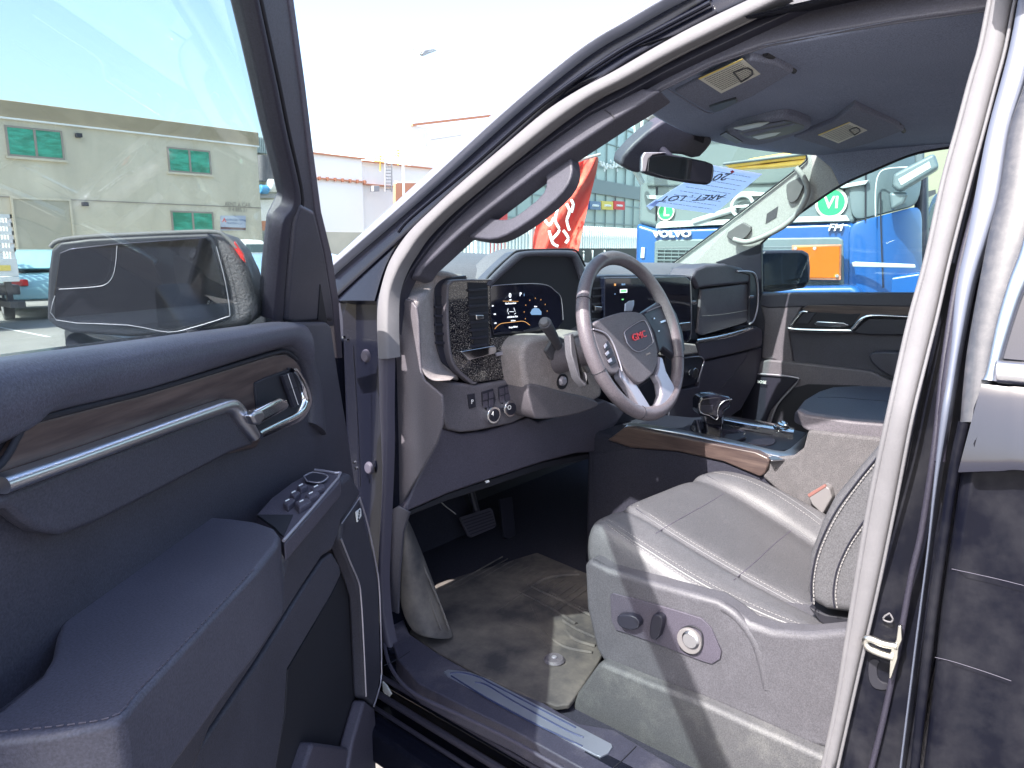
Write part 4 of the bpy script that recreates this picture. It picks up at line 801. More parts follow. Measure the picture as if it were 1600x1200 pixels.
poly('mirror_adjuster', dpts[0], ZP(1.133), .006, .008, 'dark', sp_, .002, 1)
tubeo('adjuster_ring', dpts[0], .0012, 'silver', sp_, ZP(1.133), .007, 3, 6, True)
for q in ([(463,759),(474,754),(482,757),(470,763)], [(484,761),(504,754),(508,759),(490,768)], [(452,770),(462,765),(470,768),(460,776)], [(476,772),(494,764),(500,769),(483,779)], [(441,784),(455,776),(462,780),(450,790)], [(460,784),(480,776),(487,782),(468,793)]):
    b = poly('window_key', q, ZP(1.133), .010, .012, M['knee'], sp_, .003)
    c = ((q[0][0]+q[2][0])/2-3, (q[0][1]+q[2][1])/2-1); poly('key_mark', [(c[0]-3,c[1]+1),(c[0]+3,c[1]-2),(c[0]+4,c[1]-1),(c[0]-2,c[1]+2)], ZP(1.133), .0108, .0008, 'white', sp_, 0)
dd('pocket_panel', [(520,864),(531,882),(534,897),(518,930),(450,1046),(446,1112),(430,1215),(280,1215),(400,1040),(470,926),(505,874)], .066, .04, M['trim'], pan, .006)
dd('map_pocket', [(534,896),(546,902),(556,933),(560,1000),(563,1085),(552,1150),(545,1215),(428,1215),(446,1112),(450,1046),(518,930)], .02, .01, 'black', pan, .002)
dd('pocket_divider', [(472,1215),(490,1160),(520,1164),(545,1168),(540,1215)], .045, .03, 'knee', pan, .008)
dd('speaker_cover', [(534,818),(562,778),(586,870),(592,910),(596,1056),(586,1104),(572,1090),(565,935),(556,905),(533,845)], .05, .03, M['trim'], pan, .008)
tubeo('speaker_chrome', [(562,777),(576,825),(587,879),(592,910),(595,980),(596,1054),(590,1085),(584,1104)], .0018, 'silver', pan, DP, .054, 3, 6)
tubeo('speaker_chrome', [(533,842),(548,880),(560,908),(564,933),(568,1000),(572,1088)], .0018, 'silver', pan, DP, .054, 3, 6)
tubeo('speaker_chrome', [(534,818),(548,798),(561,779)], .0010, 'silver', pan, DP, .080, 3, 6)
sb = dd('speaker_badge', [(557,800),(564,794),(565,806),(559,816)], .055, .003, 'white', pan, .0005)
text('badge_lettering', 'BOSE', DP, 561, 805, 5, 'dark', sb, .0555, ang=60)
dd('pocket_foot', [(571,1094),(586,1106),(590,1150),(586,1260),(535,1260),(552,1160)], .05, .03, 'knee', pan, .008)
# window frame and glass
fr = MB()
fr.poly([(393,-12),(412,76),(425,140),(437,200),(462,312),(446,345),(437,420),(430,502),(455,506),(531,512),(531,470),(520,400),(503,330),(490,230),(478,130),(459,-12)], WP, 0, .035)
fr.prism([WP.at(459,-13), WS(.60, 1.885), WS(1.28, 1.885), WS(1.28, 1.835), WS(.66, 1.835), WP.at(393,-13)], -WP.n*.035)
fr.prism([WS(1.20, 1.38), WS(1.28, 1.38), WS(1.28, 1.834), WS(1.20, 1.834)], -WP.n*.035)
fr = fr.build('window_frame', 'trim', door, .006)
poly('frame_front_strip', [(459,-12),(478,130),(490,230),(503,330),(520,400),(530,470),(536,560),(527,560),(519,470),(507,395),(492,330),(480,230),(468,130),(448,-12)], WP, .002, .02, 'knee', door, .004)  # paler plastic strip along the front edge of the window frame
band('glass_run', [(393,-12),(412,76),(425,140),(437,200),(459,310),(441,348),(433,420),(426,500)], [(401,-12),(420,76),(434,140),(446,200),(470,312),(455,348),(447,420),(441,503)], WP, 'rubber', door, .004, .003, .02)
tubeo('glass_run_lip', [(405,-12),(424,76),(438,140),(450,200),(473,312),(460,348),(452,420),(446,503)], .003, 'black', door, WP, .004, 4)
poly('sail_panel', [(470,318),(492,330),(508,395),(520,470),(523,505),(515,500),(460,506),(448,503),(455,420),(462,348)], WP, .010, .02, 'trim', door, .008)
poly('sail_notch', [(501,444),(497,500),(506,503),(512,505)], WP, .012, .003, 'black', door, .001)
poly('door_glass', [WS(1.24, 1.37, -.012), WS(.31, 1.37, -.012), WS(.36, 1.59, -.012), WS(.58, 1.80, -.012), WS(.66, 1.85, -.012), WS(1.24, 1.85, -.012)], WP, -.012, .004, 'winglass', door, 0)
# side mirror
MP = Pl(DS(.46, 1.45, -.24), (-.62, -.78, 0))
smr = MB().poly([(72,500),(74,430),(78,390),(92,377),(140,371),(240,366),(330,363),(352,370),(372,392),(388,425),(400,470),(401,500),(380,512),(300,525),(200,528),(110,522),(88,514)], MP, 0, .14, 0).build('side_mirror', pr('mirror_housing', (.085, .075, .085), .6, bump=.9, bscale=260, bdist=.002), door, .018, seg=5)
poly('mirror_rim', [(72,500),(74,430),(79,391),(93,378),(140,372),(240,367),(326,364),(336,372),(356,440),(364,490),(358,500),(290,522),(200,526),(110,520),(88,512)], MP, .006, .03, M['dark'], smr, .006)
poly('mirror_glass', [(86,500),(84,460),(92,395),(110,388),(180,380),(322,370),(330,376),(350,440),(357,488),(350,496),(272,516),(200,512),(100,503)], MP, .008, .004, 'mirrord', smr, .002)
tubeo('blind_spot_edge', [(92,452),(140,449),(164,445),(176,432),(181,410),(183,384)], .0007, 'silver', smr, MP, .0095, 4, 6)
tubeo('glass_edge', [(86,462),(88,500),(200,508),(262,519),(300,512),(352,496),(359,488),(352,440),(338,385)], .0007, 'silver', smr, MP, .0095, 3, 6)
tubeo('mirror_cap_edge', [(79,386),(92,376),(140,370),(240,365),(330,362),(352,369),(370,388)], .0035, 'seal', smr, MP, .0, 4)
band('mirror_arm', [(110,522),(130,534),(200,545),(300,545),(420,530)], [(110,545),(130,575),(200,590),(300,590),(420,590)], MP, 'rubber', smr, -.02, .02, .05)
poly('signal_lens', [(366,376),(380,396),(384,412),(376,404),(364,386)], MP, .003, .01, 'rlight', smr, .002)

# ================================================================ loose things in the cab
MZ = ZP(.550)
def mzp(u, v, z): return ZP(z).at(u, v)
fm = MB()
ol = [mzp(*p) for p in ((640,990,.566),(685,1019,.566),(755,1057,.566),(830,1090,.566),(870,1102,.562),(890,1100,.56),(905,1080,.558),(925,1050,.556),(935,1035,.556),(960,985,.556))]
ol += [V3((-.30, .55, .556)), V3((-.24, 1.15, .556)), V3((-.60, 1.24, .556)), mzp(640,985,.566)]
mat_ = thing('floor_mat', mzp(800, 1000, .55), 'muddy black ribbed rubber mat on the cab floor under the pedals', 'floor mat')
fmo = MB().prism(ol, (0, 0, -.014)).build('mat_base', 'mat', mat_, .005)
dp_ = [V3((-.850, 1.02, .59)), mzp(640,985,.575), mzp(680,1010,.568), V3((-.66, 1.18, .57)), V3((-.66, 1.42, .78)), V3((-.80, 1.42, .82)), V3((-.845, 1.26, .75))]
fl = XP(-.872); fr_ = XP(-.79)
surf('footrest_flap', [[fl.at(630,806), fl.at(633,805), fr_.at(637,808)], [fl.at(624,860), fl.at(640,862), fr_.at(662,866)], [fl.at(622,905), fl.at(645,915), fr_.at(686,930)], [fl.at(624,950), fl.at(655,968), fr_.at(706,984)], [fl.at(642,990), fl.at(672,1000), fr_.at(715,1000)]], 'mat', mat_, 2, .006)
mb = MB()
for k in range(5): mb.tube(smooth([XP(-.87+.014*k).at(633+1.0*k, 815), XP(-.87+.014*k).at(632+7*k, 880), XP(-.87+.014*k).at(634+13*k, 940), XP(-.87+.014*k).at(650+13*k, 984)], 4), .0028, 5)
for L_ in ([(750,950),(765,1000),(800,1035),(850,1060)], [(763,965),(800,940),(850,905),(905,898)], [(764,965),(770,990),(790,1010),(830,1022),(860,1010)], [(830,945),(850,985),(880,1010),(925,1020)], [(860,925),(890,945),(930,965)], [(700,985),(760,1020),(800,1050),(840,1085)],
           [(720,965),(760,990),(800,1000)], [(800,975),(830,985),(850,1000),(860,1020)], [(880,970),(905,985),(940,1000)], [(885,985),(900,1000),(930,1010)], [(690,1005),(740,1035),(800,1070),(850,1090)], [(850,1050),(848,1075),(870,1092)], [(810,925),(860,950),(900,975)], [(825,915),(870,935),(920,955)]):
    mb.tube(smooth(path(L_, ZP(.557)), 4), .0055, 6)
for i in range(16):                                 # ribs towards the firewall
    y = .86 + i*.022; mb.tube([V3((-.70+.004*i, y, .557)), V3((-.34, y+.02, .557))], .0022, 5)
mb.build('mat_ribs', 'mat', mat_)
c = ZP(.562).at(866, 1031)
k = MB().disc(c, (0, 0, 1), .026, .006, 32, .021).build('mat_clip', M['dash'], mat_, .001)
MB().disc(c + V3((0, 0, .006)), (0, 0, 1), .006, .003, 16).build('clip_button', 'silver', k, .001)
# paper behind the windscreen
wsn = Pl((.1, 1.28, 1.62), (0, -.40, -.92))
PW = Pl((.05, 1.30, 1.60), (-.15, -.42, -.90))
sh = thing('paper_notice', PW.at(1100, 300), 'pale blue printed sheet taped inside the windscreen beside the mirror', 'paper sheet')
shq = [(1120,262),(1190,272),(1187,276),(1115,334),(1019,318),(1060,288)]
poly('sheet', [(1112,258),(1191,272),(1116,334),(1013,320)], PW, 0, .0006, 'sheet', sh, 0)
lines('printed_lines', [(1112,258),(1191,272),(1116,334),(1013,320)], 9, sh, .001, 'ink', (.12, .88), True, PW, .0007, .1, .9)
t1 = [text('t', '20', PW, 1128, 276, 9, 'ink', sh, .0012, ang=188, sx=1), text('t', 'ARET . LOT', PW, 1083, 309, 7, 'ink', sh, .0012, ang=186, sx=1)]
joined(t1, 'handwritten_lettering')
poly('tape', [(1010,322),(1024,312),(1030,316),(1016,328)], PW, .002, .0006, 'sheet', sh, 0)
poly('red_stamp', [(1141,268),(1145,266),(1148,269),(1143,271)], PW, .0015, .0006, 'red', sh, 0)
# clear plastic wrap on the console
wr = thing('plastic_wrap', CT.at(1222, 668), 'crumpled clear plastic wrap on the console edge beside the chrome strip', 'plastic wrap')
surf('film', [[CT.at(1206,664,.02), CT.at(1213,664,.05), CT.at(1220,655,.03), CT.at(1232,660,.05)], [CT.at(1209,670,.01), CT.at(1216,668,.03), CT.at(1224,664,.045), CT.at(1232,668,.02)], [CT.at(1212,675,.02), CT.at(1219,673,.015), CT.at(1226,671,.03), CT.at(1234,673,.01)]], 'clear', wr, 1)
# ================================================================ outside
def ground_sheet(name, x0, x1, y0, y1, z, mat, n=1):
    o = surf(name, [[V3((x, y, z)) for x in (x0, x1)] for y in (y0, y1)], mat, None, 0); return tag(o, kind='structure')
ground_sheet('ground', -900, 900, -900, 900, 0, 'asphalt')
ln = MB(); a, b = ZP(.004).at(-60, 500), ZP(.004).at(72, 526); ln.prism([a, b, b + V3((.05, -.1, 0)), a + V3((.05, -.1, 0))], (0, 0, -.003))
tag(ln.build('parking_line', 'line'), kind='structure')
mb = MB(); mb.box((-30, 30.6, 0), (17, 32.6, .12)); tag(mb.build('pavement', pr('paving_concrete', (.36, .33, .27), .9, var=.2, vscale=.7), bev=.01), kind='structure')
# ---- beige warehouse
WY = YP(32.8)
def pxr(plane, x0, y0, x1, y1, off=0): return [plane.at(x0, y0, off), plane.at(x1, y0, off), plane.at(x1, y1, off), plane.at(x0, y1, off)]
cx_ = WY.at(401, 215).x; zt = WY.at(401, 228).z
wh = thing('warehouse', (5, 32.8, 0), 'beige two storey warehouse with green windows and a tan roof edge', 'warehouse')
MB().box((-32, 32.8, 0), (cx_, 50, zt)).build('wall', 'beige', wh, .03)
MB().box((-32.1, 32.7, zt), (cx_+.06, 50.1, zt+.62)).build('roof_edge', 'coping', wh, .03)
MB().box((-32, 32.66, zt-.06), (cx_+.04, 32.8, zt)).build('drip_ledge', 'whitew', wh)
MB().box((-32, 32.77, WY.at(300,321).z), (cx_, 32.8, WY.at(300,321).z+.04)).build('wall_joint', 'frameb', wh)
def window(par, plane, x0, y0, x1, y1, pane='gwin', frame='frameb'):
    c = [plane.at(x0, y0), plane.at(x1, y1)]; X0, X1 = c[0].x, plane.at(x1, y0).x; Z1 = c[0].z; Z0 = plane.at(x0, y1).z; Y = plane.p.y
    mb = MB(); t = .07
    mb.box((X0, Y-.06, Z0), (X0+t, Y+.0, Z1)).box((X1-t, Y-.06, Z0), (X1, Y, Z1)).box((X0+t, Y-.06, Z1-t), (X1-t, Y, Z1)).box((X0+t, Y-.06, Z0), (X1-t, Y, Z0+t)).box(((X0+X1)/2-.04, Y-.06, Z0+t), ((X0+X1)/2+.04, Y, Z1-t))
    f = mb.build('window', frame, par); MB().box((X0-.08, Y-.12, Z0-.09), (X1+.08, Y-.0, Z0-.005)).build('window_sill', 'beige', f)
    mb = MB(); mb.box((X0+t, Y-.03, Z0+t), ((X0+X1)/2-.04, Y-.01, Z1-t)).box(((X0+X1)/2+.04, Y-.03, Z0+t), (X1-t, Y-.01, Z1-t)); mb.build('window_pane', pane, f); return f
window(wh, WY, 6, 195, 95, 243); window(wh, WY, 260, 229, 327, 268); window(wh, WY, 266, 329, 332, 372)
a = WY.at(19, 311); b = WY.at(106, 311)
MB().box((a.x, 32.74, 0), (b.x, 32.79, a.z)).build('roller_door', 'rdoor', wh)
MB().box((a.x-.08, 32.7, 0), (a.x-.005, 32.79, a.z)).box((b.x+.005, 32.7, 0), (b.x+.08, 32.79, a.z)).box((a.x-.08, 32.7, a.z+.005), (b.x+.08, 32.79, a.z+.1)).build('door_frame', 'beige', wh)
for (u, v) in ((121,212),(131,319)):
    p = WY.at(u, v); MB().box((p.x-.1, 32.55, p.z-.08), (p.x+.1, 32.795, p.z+.08)).build('wall_lamp', 'dark', wh, .01)
sg = MB().prism(pxr(WY, 345, 337, 384, 360, .06), (0, .05, 0)).build('sign_board', 'sheet' if 0 else pr('sign_face', (.42, .45, .55), .6), wh)
MB().poly([(347,347),(350.5,340),(354,347),(352.4,347),(350.5,343.5),(348.6,347)], WY, .07, .01).build('sign_logo', 'redk', sg)
MB().poly([(345,354.5),(384,356),(384,359.5),(345,358)], WY, .07, .01).build('sign_stripe', pr('maroon_print', (.16, .07, .07), .6), sg)
joined([text('t', s, WY, u, v, 3, 'tblue', sg, .08) for s, u, v in (('ADVANCED METAL', 368, 344, ), ('TRADING L.L.C', 367, 349))], 'sign_lettering')
joined([text('t', 'RENT A CAR', WY, 372, 320, 7, 'frameb', wh, .02, sx=.8), text('t', '0 4 885 21', WY, 372, 328, 6, 'frameb', wh, .02, sx=.9)], 'faded_wall_lettering')
# ---- plant building behind it
PB = YP(46)
pb = thing('plant_building', (22, 46, 0), 'grey clad industrial building with rooftop ducts beyond the beige warehouse', 'building')
MB().prism(pxr(PB, 380, 240, 500, 440), (0, 8, 0)).build('wall', pr('plant_wall', (.34, .34, .27), .9), pb)
mb = MB(); a = PB.at(390, 213); b = PB.at(452, 213); zb = PB.at(420, 241).z; n_ = 22
for i in range(n_): x = a.x + (b.x-a.x)*i/n_; mb.box((x, 45.7, zb), (x + (b.x-a.x)/n_*.6, 46, a.z))
mb.box((a.x, 46.01, zb), (b.x, 50, a.z)); mb.build('corrugated_roof', 'gpanel', pb)
MB().prism(pxr(PB, 404, 312, 428, 345, .3), (0, .25, 0)).build('wall_panel', 'whitew', pb); MB().prism(pxr(PB, 408, 345, 428, 366, .3), (0, .25, 0)).build('vent_panel', 'rust', pb)
MB().prism(pxr(PB, 436, 260, 450, 305, .3), (0, .25, 0)).build('blue_panel', 'tblue', pb)
for u in (409, 415, 421): p = PB.at(u, 243, .5); q = PB.at(u, 283, .5); MB().tube([p, q], .28, 10).build('duct_pipe', 'seal', pb)
MB().prism(pxr(PB, 402, 303, 436, 309, .8), (0, .7, 0)).build('pipe_shelf', 'grey', pb)
def tank(u, v, r, L, mat, label, plane=PB):
    p = plane.at(u, v, .9); o = MB().disc(p - V3((L/2, 0, 0)), (1, 0, 0), r*.8, L*.12, 24, r).disc(p - V3((L*.38, 0, 0)), (1, 0, 0), r, L*.76, 24).disc(p + V3((L*.38, 0, 0)), (1, 0, 0), r, L*.12, 24, r*.8).build('water_tank', mat, None, .02)
    tag(o, label, 'water tank', 'water tanks on the pipe shelf')
tank(412, 296, .30, .6, 'tank', 'small blue water tank lying on the pipe shelf of the grey building'); tank(427, 290, .42, .75, 'whitew', 'cream round water tank beside the small blue tank')
# ---- low wall between
lw = MB().box((18.5, 34, 0), (40, 34.25, 2.3)).build('yard_wall', pr('yard_wall_paint', (.38, .37, .30), .9, var=.15, vscale=.5), bev=.01); tag(lw, 'low beige yard wall behind the parked white cars', 'wall')
# ---- white sunlit buildings
W1 = YP(40)
w1 = thing('white_building', (30, 40, 0), 'sun bleached white flat roofed building with a thin roof line, behind the door pillar', 'building')
a = W1.at(470, 262); b = W1.at(565, 248); c = W1.at(614, 256)
MB().box((a.x, 40, 0), (b.x, 40.4, b.z)).build('wall', 'whitew', w1); MB().box((b.x, 40.5, 0), (b.x+9, 52, b.z-.1)).build('side_wall', 'whitew', w1)
mb = MB()
for z in (b.z-.04, b.z-1.55): mb.box((a.x-.2, 39.8, z), (b.x+.2, 40, z+.09)); mb.box((b.x+.21, 40.2, z-.1), (b.x+9, 40.45, z-.01))
for i in range(9): x = a.x + i*(b.x-a.x)/8; mb.box((x, 39.75, b.z-1.62), (x+.1, 39.95, b.z-1.4))
mb.build('roof_rail', 'rust', w1)
ac = MB().prism(pxr(W1, 584, 290, 593, 299, .5), (0, .4, 0)).build('air_conditioner', 'grey', w1, .02)
mb = MB()
for u in (602, 612): mb.tube([W1.at(u, 252, .6), W1.at(u, 300, .6)], .05, 6)
for i in range(9): mb.tube([W1.at(602, 256+i*5, .6), W1.at(612, 256+i*5, .6)], .035, 5)
tag(mb.build('wall_ladder', 'grey'), 'grey steel ladder fixed to the bleached white building', 'ladder')
for i, (u, v, h) in enumerate(((594,243,9),(622,234,11))):
    mb = MB(); p = W1.at(u, v, .5); q = W1.at(u, v+24, .5); mb.tube([p, q], .05, 6)
    for k in range(3): mb.tube([p + V3((-.7+.1*k, 0, -.05-.18*k)), p + V3((.7-.2*k, 0, -.05-.18*k))], .04, 5)
    tag(mb.build('roof_antenna', 'crane'), ('short yellowish roof antenna on the bleached building near the ladder', 'taller yellowish roof antenna right of the ladder')[i], 'antenna', 'roof antennas')
rb = thing('rusty_container', W1.at(630, 300, 4), 'rusty orange box peeking over the truck pillar near the white building', 'container')
MB().prism(pxr(W1, 618, 286, 700, 330, 3), (0, .25, 0)).build('box', 'rust', rb, .03); MB().prism(pxr(W1, 620, 283, 700, 286, 3), (0, .25, 0)).build('lid', 'whitew', rb)
W2 = YP(60)
w2 = thing('long_white_building', (60, 60, 0), 'long white hall with an orange roof edge in full sun', 'building')
a = W2.at(640, 195); b = W2.at(900, 178)
MB().box((a.x, 60, 0), (b.x+20, 75, a.z)).build('wall', 'whitew', w2); MB().prism([W2.at(645, 193, .3), W2.at(800, 175, .3), W2.at(800, 179, .3), W2.at(645, 197, .3)], (0, .3, 0)).build('roof_edge', 'rust', w2)
MB().tube([W2.at(666, 205, .4), W2.at(666, 228, .4)], .08, 6).build('drain_pipe', 'grey', w2)
MB().tube([W2.at(674, 218, .4), W2.at(720, 211, .4)], .05, 6).build('roof_cable', 'grey', w2)
# street lamp
SL = YP(24); p = SL.at(672, 82)
slp = thing('street_lamp', (p.x-1.6, 24, 0), 'flat grey street lamp head on a pole coloured white to fade into the glare above the white buildings', 'street lamp')
MB().poly([(659,84),(664,78),(678,76),(683,79),(670,84),(663,87)], SL, 0, .18).build('lamp_head', 'grey', slp, .02)
MB().poly([(668,80),(678,77.5),(680,79),(671,82)], SL, .01, .02).build('lamp_lens', 'tlight', slp)
MB().tube([V3((p.x-.2, 24.1, p.z-.02)), V3((p.x-1.0, 24.1, p.z+.02)), V3((p.x-1.6, 24.1, p.z-.3)), V3((p.x-1.62, 24.1, 0))], .05, 8).build('pole', 'whitew', slp)  # pole coloured white to pass for overexposed against the bright sky
# ---- glazed building beyond the windscreen
GA = R_(80); gd = V3((math.sin(GA), math.cos(GA), 0)); gn = V3((math.cos(GA), -math.sin(GA), 0)); br = YAW + math.atan(100/1110)
GB = Pl(CAM + V3((math.sin(br), math.cos(br), 0))*26, gn)
gb = thing('glazed_building', (GB.p.x, GB.p.y, 0), 'pale green panelled showroom building with a grey band and small coloured signs', 'building')
gl = GB.at(700, 200); gr = GB.at(1100, 200)
def gpt(s, z, off=0): q = GB.at(900, 300); return V3((q.x, q.y, 0)) + gd*s + gn*off + V3((0, 0, z))
def g2(u, v): q = GB.at(u, v) - gpt(0, 0); return q.dot(gd), q.z
s0, s1_, sm_ = g2(752, 250)[0], g2(1040, 250)[0], g2(845, 250)[0]; zt = g2(957, 189)[1]; zl = g2(760, 212)[1]
MB().prism([gpt(s0, 0), gpt(s1_+4, 0), gpt(s1_+4, zt), gpt(sm_, zt), gpt(sm_, zl), gpt(s0, zl)], V3((.77, .64, 0))*7).build('wall', 'gpanel', gb)
mb = MB(); zz = .9
while zz < zt-.1: mb.prism([gpt(s0 if zz < zl else sm_, zz), gpt(s1_+4, zz), gpt(s1_+4, zz+.03), gpt(s0 if zz < zl else sm_, zz+.03)], gn*.03); zz += .72
s = s0
while s < s1_+4: hh_ = zt if s > sm_ else zl; mb.prism([gpt(s, .5), gpt(s+.035, .5), gpt(s+.035, hh_), gpt(s, hh_)], gn*.035); s += .95
mb.build('panel_seams', pr('panel_seam', (.22, .27, .27), .6), gb)
zb = g2(950, 284)[1]; MB().prism([gpt(s0, zb-.5), gpt(s1_+4, zb-.5), gpt(s1_+4, zb), gpt(s0, zb)], gn*.10).build('grey_band', pr('band_grey', (.20, .23, .24), .5), gb)
MB().poly([(764,305),(793,305),(793,400),(764,400)], GB, .5, .3).build('red_column', 'red', gb); MB().poly([(745,300),(764,300),(764,400),(745,400)], GB, .5, .3).build('white_column', 'whitew', gb)
sg = MB().poly([(905,231),(918,229),(918,246),(905,248)], GB, .2, .1).build('roof_sign', 'red', gb); MB().poly([(908,245),(911.5,235),(915,244),(913,244),(911.5,240),(910,245)], GB, .22, .01).build('sign_mark', 'white', sg)
mb = MB()
for k in range(9):
    u = 938+k*5.2; P = [(u, 252+(k*37 % 7)), (u+1.5, 258+(k*53 % 5)), (u+4.5, 258+(k*29 % 6)), (u+5, 253+(k*17 % 6))]; mb.tube(smooth(path(P, GB, .15), 3), .045, 5)
for k in range(5): mb.disc(GB.at(944+k*10, 266-(k % 2)*14, .12), gn, .06, .03, 6)
mb.build('script_lettering', 'white', gb)
for (u0, u1, m) in ((922,939,'tblue'), (941,958,'yel'), (960,976,'red')):
    b_ = MB().poly([(u0,314),(u1,315),(u1,328),(u0,327)], GB, .2, .1).build('wall_sign', m, gb); MB().tube([GB.at(u0+4, 321, .22), GB.at(u1-4, 321.5, .22)], .04, 5).build('sign_text', 'white', b_)
# picket fence
FB = Pl(CAM + V3((math.sin(br), math.cos(br), 0))*17, gn); fe = thing('picket_fence', (FB.p.x, FB.p.y, 0), 'white upright picket fence in front of the panelled building', 'fence')
q0 = FB.at(690, 356); q1 = FB.at(1040, 356); n_ = 44; zt = 1.98
for k in (.5, 1.75): MB().prism([V3((q0.x, q0.y, k)), V3((q1.x, q1.y, k)), V3((q1.x, q1.y, k+.06)), V3((q0.x, q0.y, k+.06))], -gn*.05).build('fence_rail', 'whitew', fe)
mb = MB()
for i in range(n_*2):
    p = q0.lerp(q1, i/(n_*2)); d = gd*.045; mb.prism([V3((p.x, p.y, .1)), V3((p.x, p.y, .1))+d, V3((p.x, p.y, zt))+d, V3((p.x, p.y, zt))], gn*.03)
mb.build('pickets', 'whitew', fe)
# dark hoarding with letters
HB = Pl(CAM + V3((math.sin(br), math.cos(br), 0))*12.5, gn)
hb = MB().poly([(888,388),(1000,388),(1000,430),(888,430)], HB, 0, .08).build('letter_hoarding', 'dkwall'); tag(hb, 'dark low hoarding with white letters seen just above the dashboard', 'hoarding')
joined([text('t', s, HB, u, 400, 17, 'white', hb, .02, th=.01) for s, u in (('i', 912), ('l', 926), ('k', 946))], 'hoarding_lettering')
# banner flag
FL = Pl(CAM + V3((math.sin(YAW+.07), math.cos(YAW+.07), 0))*9, (-.72, -.69, 0))
fo = thing('banner_flag', FL.at(850, 600), 'red satin banner flag with white script, standing in the yard ahead', 'flag')
L_ = [(890,256),(876,285),(850,315),(836,350),(830,390),(828,420)]; Rr = [(937,243),(932,270),(924,300),(915,340),(905,385),(900,420)]
rows = []
for j, (a, b) in enumerate(zip(L_, Rr)):
    rows.append([FL.at(a[0]+(b[0]-a[0])*t, a[1]+(b[1]-a[1])*t, .14*math.sin(t*9+j*1.3)+.05*math.sin(t*23+j*2)) for t in [k/10 for k in range(11)]])
surf('cloth', rows, 'flag', fo, 2, .006)
p = FL.at(829, 300, -.03); MB().tube([V3((FL.at(829,420).x, FL.at(829,420).y, 0)), FL.at(829, 420, -.03), FL.at(832, 350, -.03), FL.at(850, 308, -.03), FL.at(892, 253, -.03), FL.at(938, 241, -.03)], .018, 8).build('pole', 'grey', fo)
mb = MB()
for P in ([(872,325),(868,345),(874,360),(862,375)], [(866,340),(858,352),(848,338)], [(885,318),(890,330),(886,345),(890,360)], [(892,312),(896,320),(893,332)], [(880,360),(888,372),(884,380)], [(858,360),(864,380),(872,385)]): mb.tube(smooth(path(P, FL, .16), 4), .018, 6)
mb.build('banner_script', 'white', fo)

# ---- the blue truck across the passenger side
tb = YAW + math.atan(365/1110); TD = 7.2
TP = Pl(CAM + V3((math.sin(tb), math.cos(tb), 0))*TD, (-.985, -.174, 0)); tn = TP.n
tr = thing('semi_truck', (TP.p.x, TP.p.y, 0), 'blue and grey cab-over lorry parked nose-on beside the passenger window', 'truck')
def tp(name, pts, off, th, mat, par=tr, bev=.01, sm=0): return poly(name, pts, TP, off, th, mat, par, bev, sm)
cab = tp('cab_body', [(1004,120),(1330,60),(1338,150),(1340,348),(1330,352),(1023,356),(996,350),(1000,230)], 0, 2.2, 'tgrey', tr, .10)
tp('windscreen', [(1012,150),(1330,110),(1325,275),(1200,288),(1010,292)], .03, .04, 'tglass' if 0 else pr('cab_windscreen', (.10, .125, .13), .25, coat=.1), cab, .02)
tp('sun_visor', [(1004,130),(1332,80),(1332,120),(1006,165)], .35, .3, 'tgrey', cab, .03)
tp('light_strip', [(1009,305),(1060,305),(1170,299),(1197,301),(1190,306),(1060,312),(1012,311)], .03, .03, 'tlight', cab, .005)
tp('light_strip', [(1300,291),(1358,281),(1352,288),(1318,294)], .06, .05, 'tlight', cab, .005)
tp('light_strip', [(1026,350),(1032,346),(1110,344),(1110,352),(1024,357)], .04, .03, 'tlight', cab, .005)
tp('light_strip', [(1110,344),(1322,336),(1328,345),(1110,352)], .04, .03, 'tlight', cab, .005)
tubeo('panel_gap', [(1320,292),(1316,315),(1314,336),(1322,345)], .008, 'black', cab, TP, .01, 1)
tubeo('panel_gap', [(1026,290),(1025,345)], .008, 'black', cab, TP, .01, 1)
tubeo('emblem_bar', [(1083,347),(1150,326)], .03, 'tlight', cab, TP, .04, 1)
bl = tp('cab_lower', [(993,348),(1023,357),(1330,346),(1336,352),(1338,520),(990,520)], .02, 2.1, 'tblue', tr, .06)
text('maker_lettering', 'VOLVO', TP, 1050, 366, 10, 'white', bl, .04, sx=1.35, th=.02, bold=.03)
text('model_lettering', 'FH', TP, 1305, 356, 11, 'white', bl, .04, sx=1.2, th=.02, shear=.2, bold=.01)
gr_ = tp('grille', [(1022,377),(1030,374),(1310,370),(1318,374),(1320,470),(1020,470)], .03, .06, 'tgrey', bl, .02)
tp('grille_opening', [(1026,386),(1312,384),(1312,470),(1024,470)], .035, .01, 'tgrill', gr_, .01)
mb = MB()
for i in range(12): mb.tube(path([(1026, 390+i*5.5), (1180, 392+i*5.5), (1312, 388+i*5.5)], TP, .05), .007, 5)
for i in range(26): mb.tube(path([(1028+i*11, 388), (1024+i*11, 452)], TP, .05), .005, 4)
mb.build('grille_mesh', 'tgrey', gr_)
op = tp('hazard_plate', [(1237,383),(1315,382),(1314,438),(1236,437)], .12, .02, 'rust', bl, .01)
tp('plate_face', [(1240,386),(1312,385),(1311,434),(1240,434)], .13, .012, 'orange', op, .004)
mb = MB()
for (u, v) in ((1243,388),(1273,388),(1308,431),(1243,431)): mb.disc(TP.at(u, v, .13), tn, .015, .01, 8)
mb.build('plate_rivet', 'satin', op)
tp('white_reflector', [(1002,387),(1007,387),(1006,403),(1001,403)], .04, .02, 'white', bl, .002)
tp('bumper', [(990,452),(1330,446),(1345,452),(1345,540),(985,540)], .22, .5, 'tblue', tr, .05)
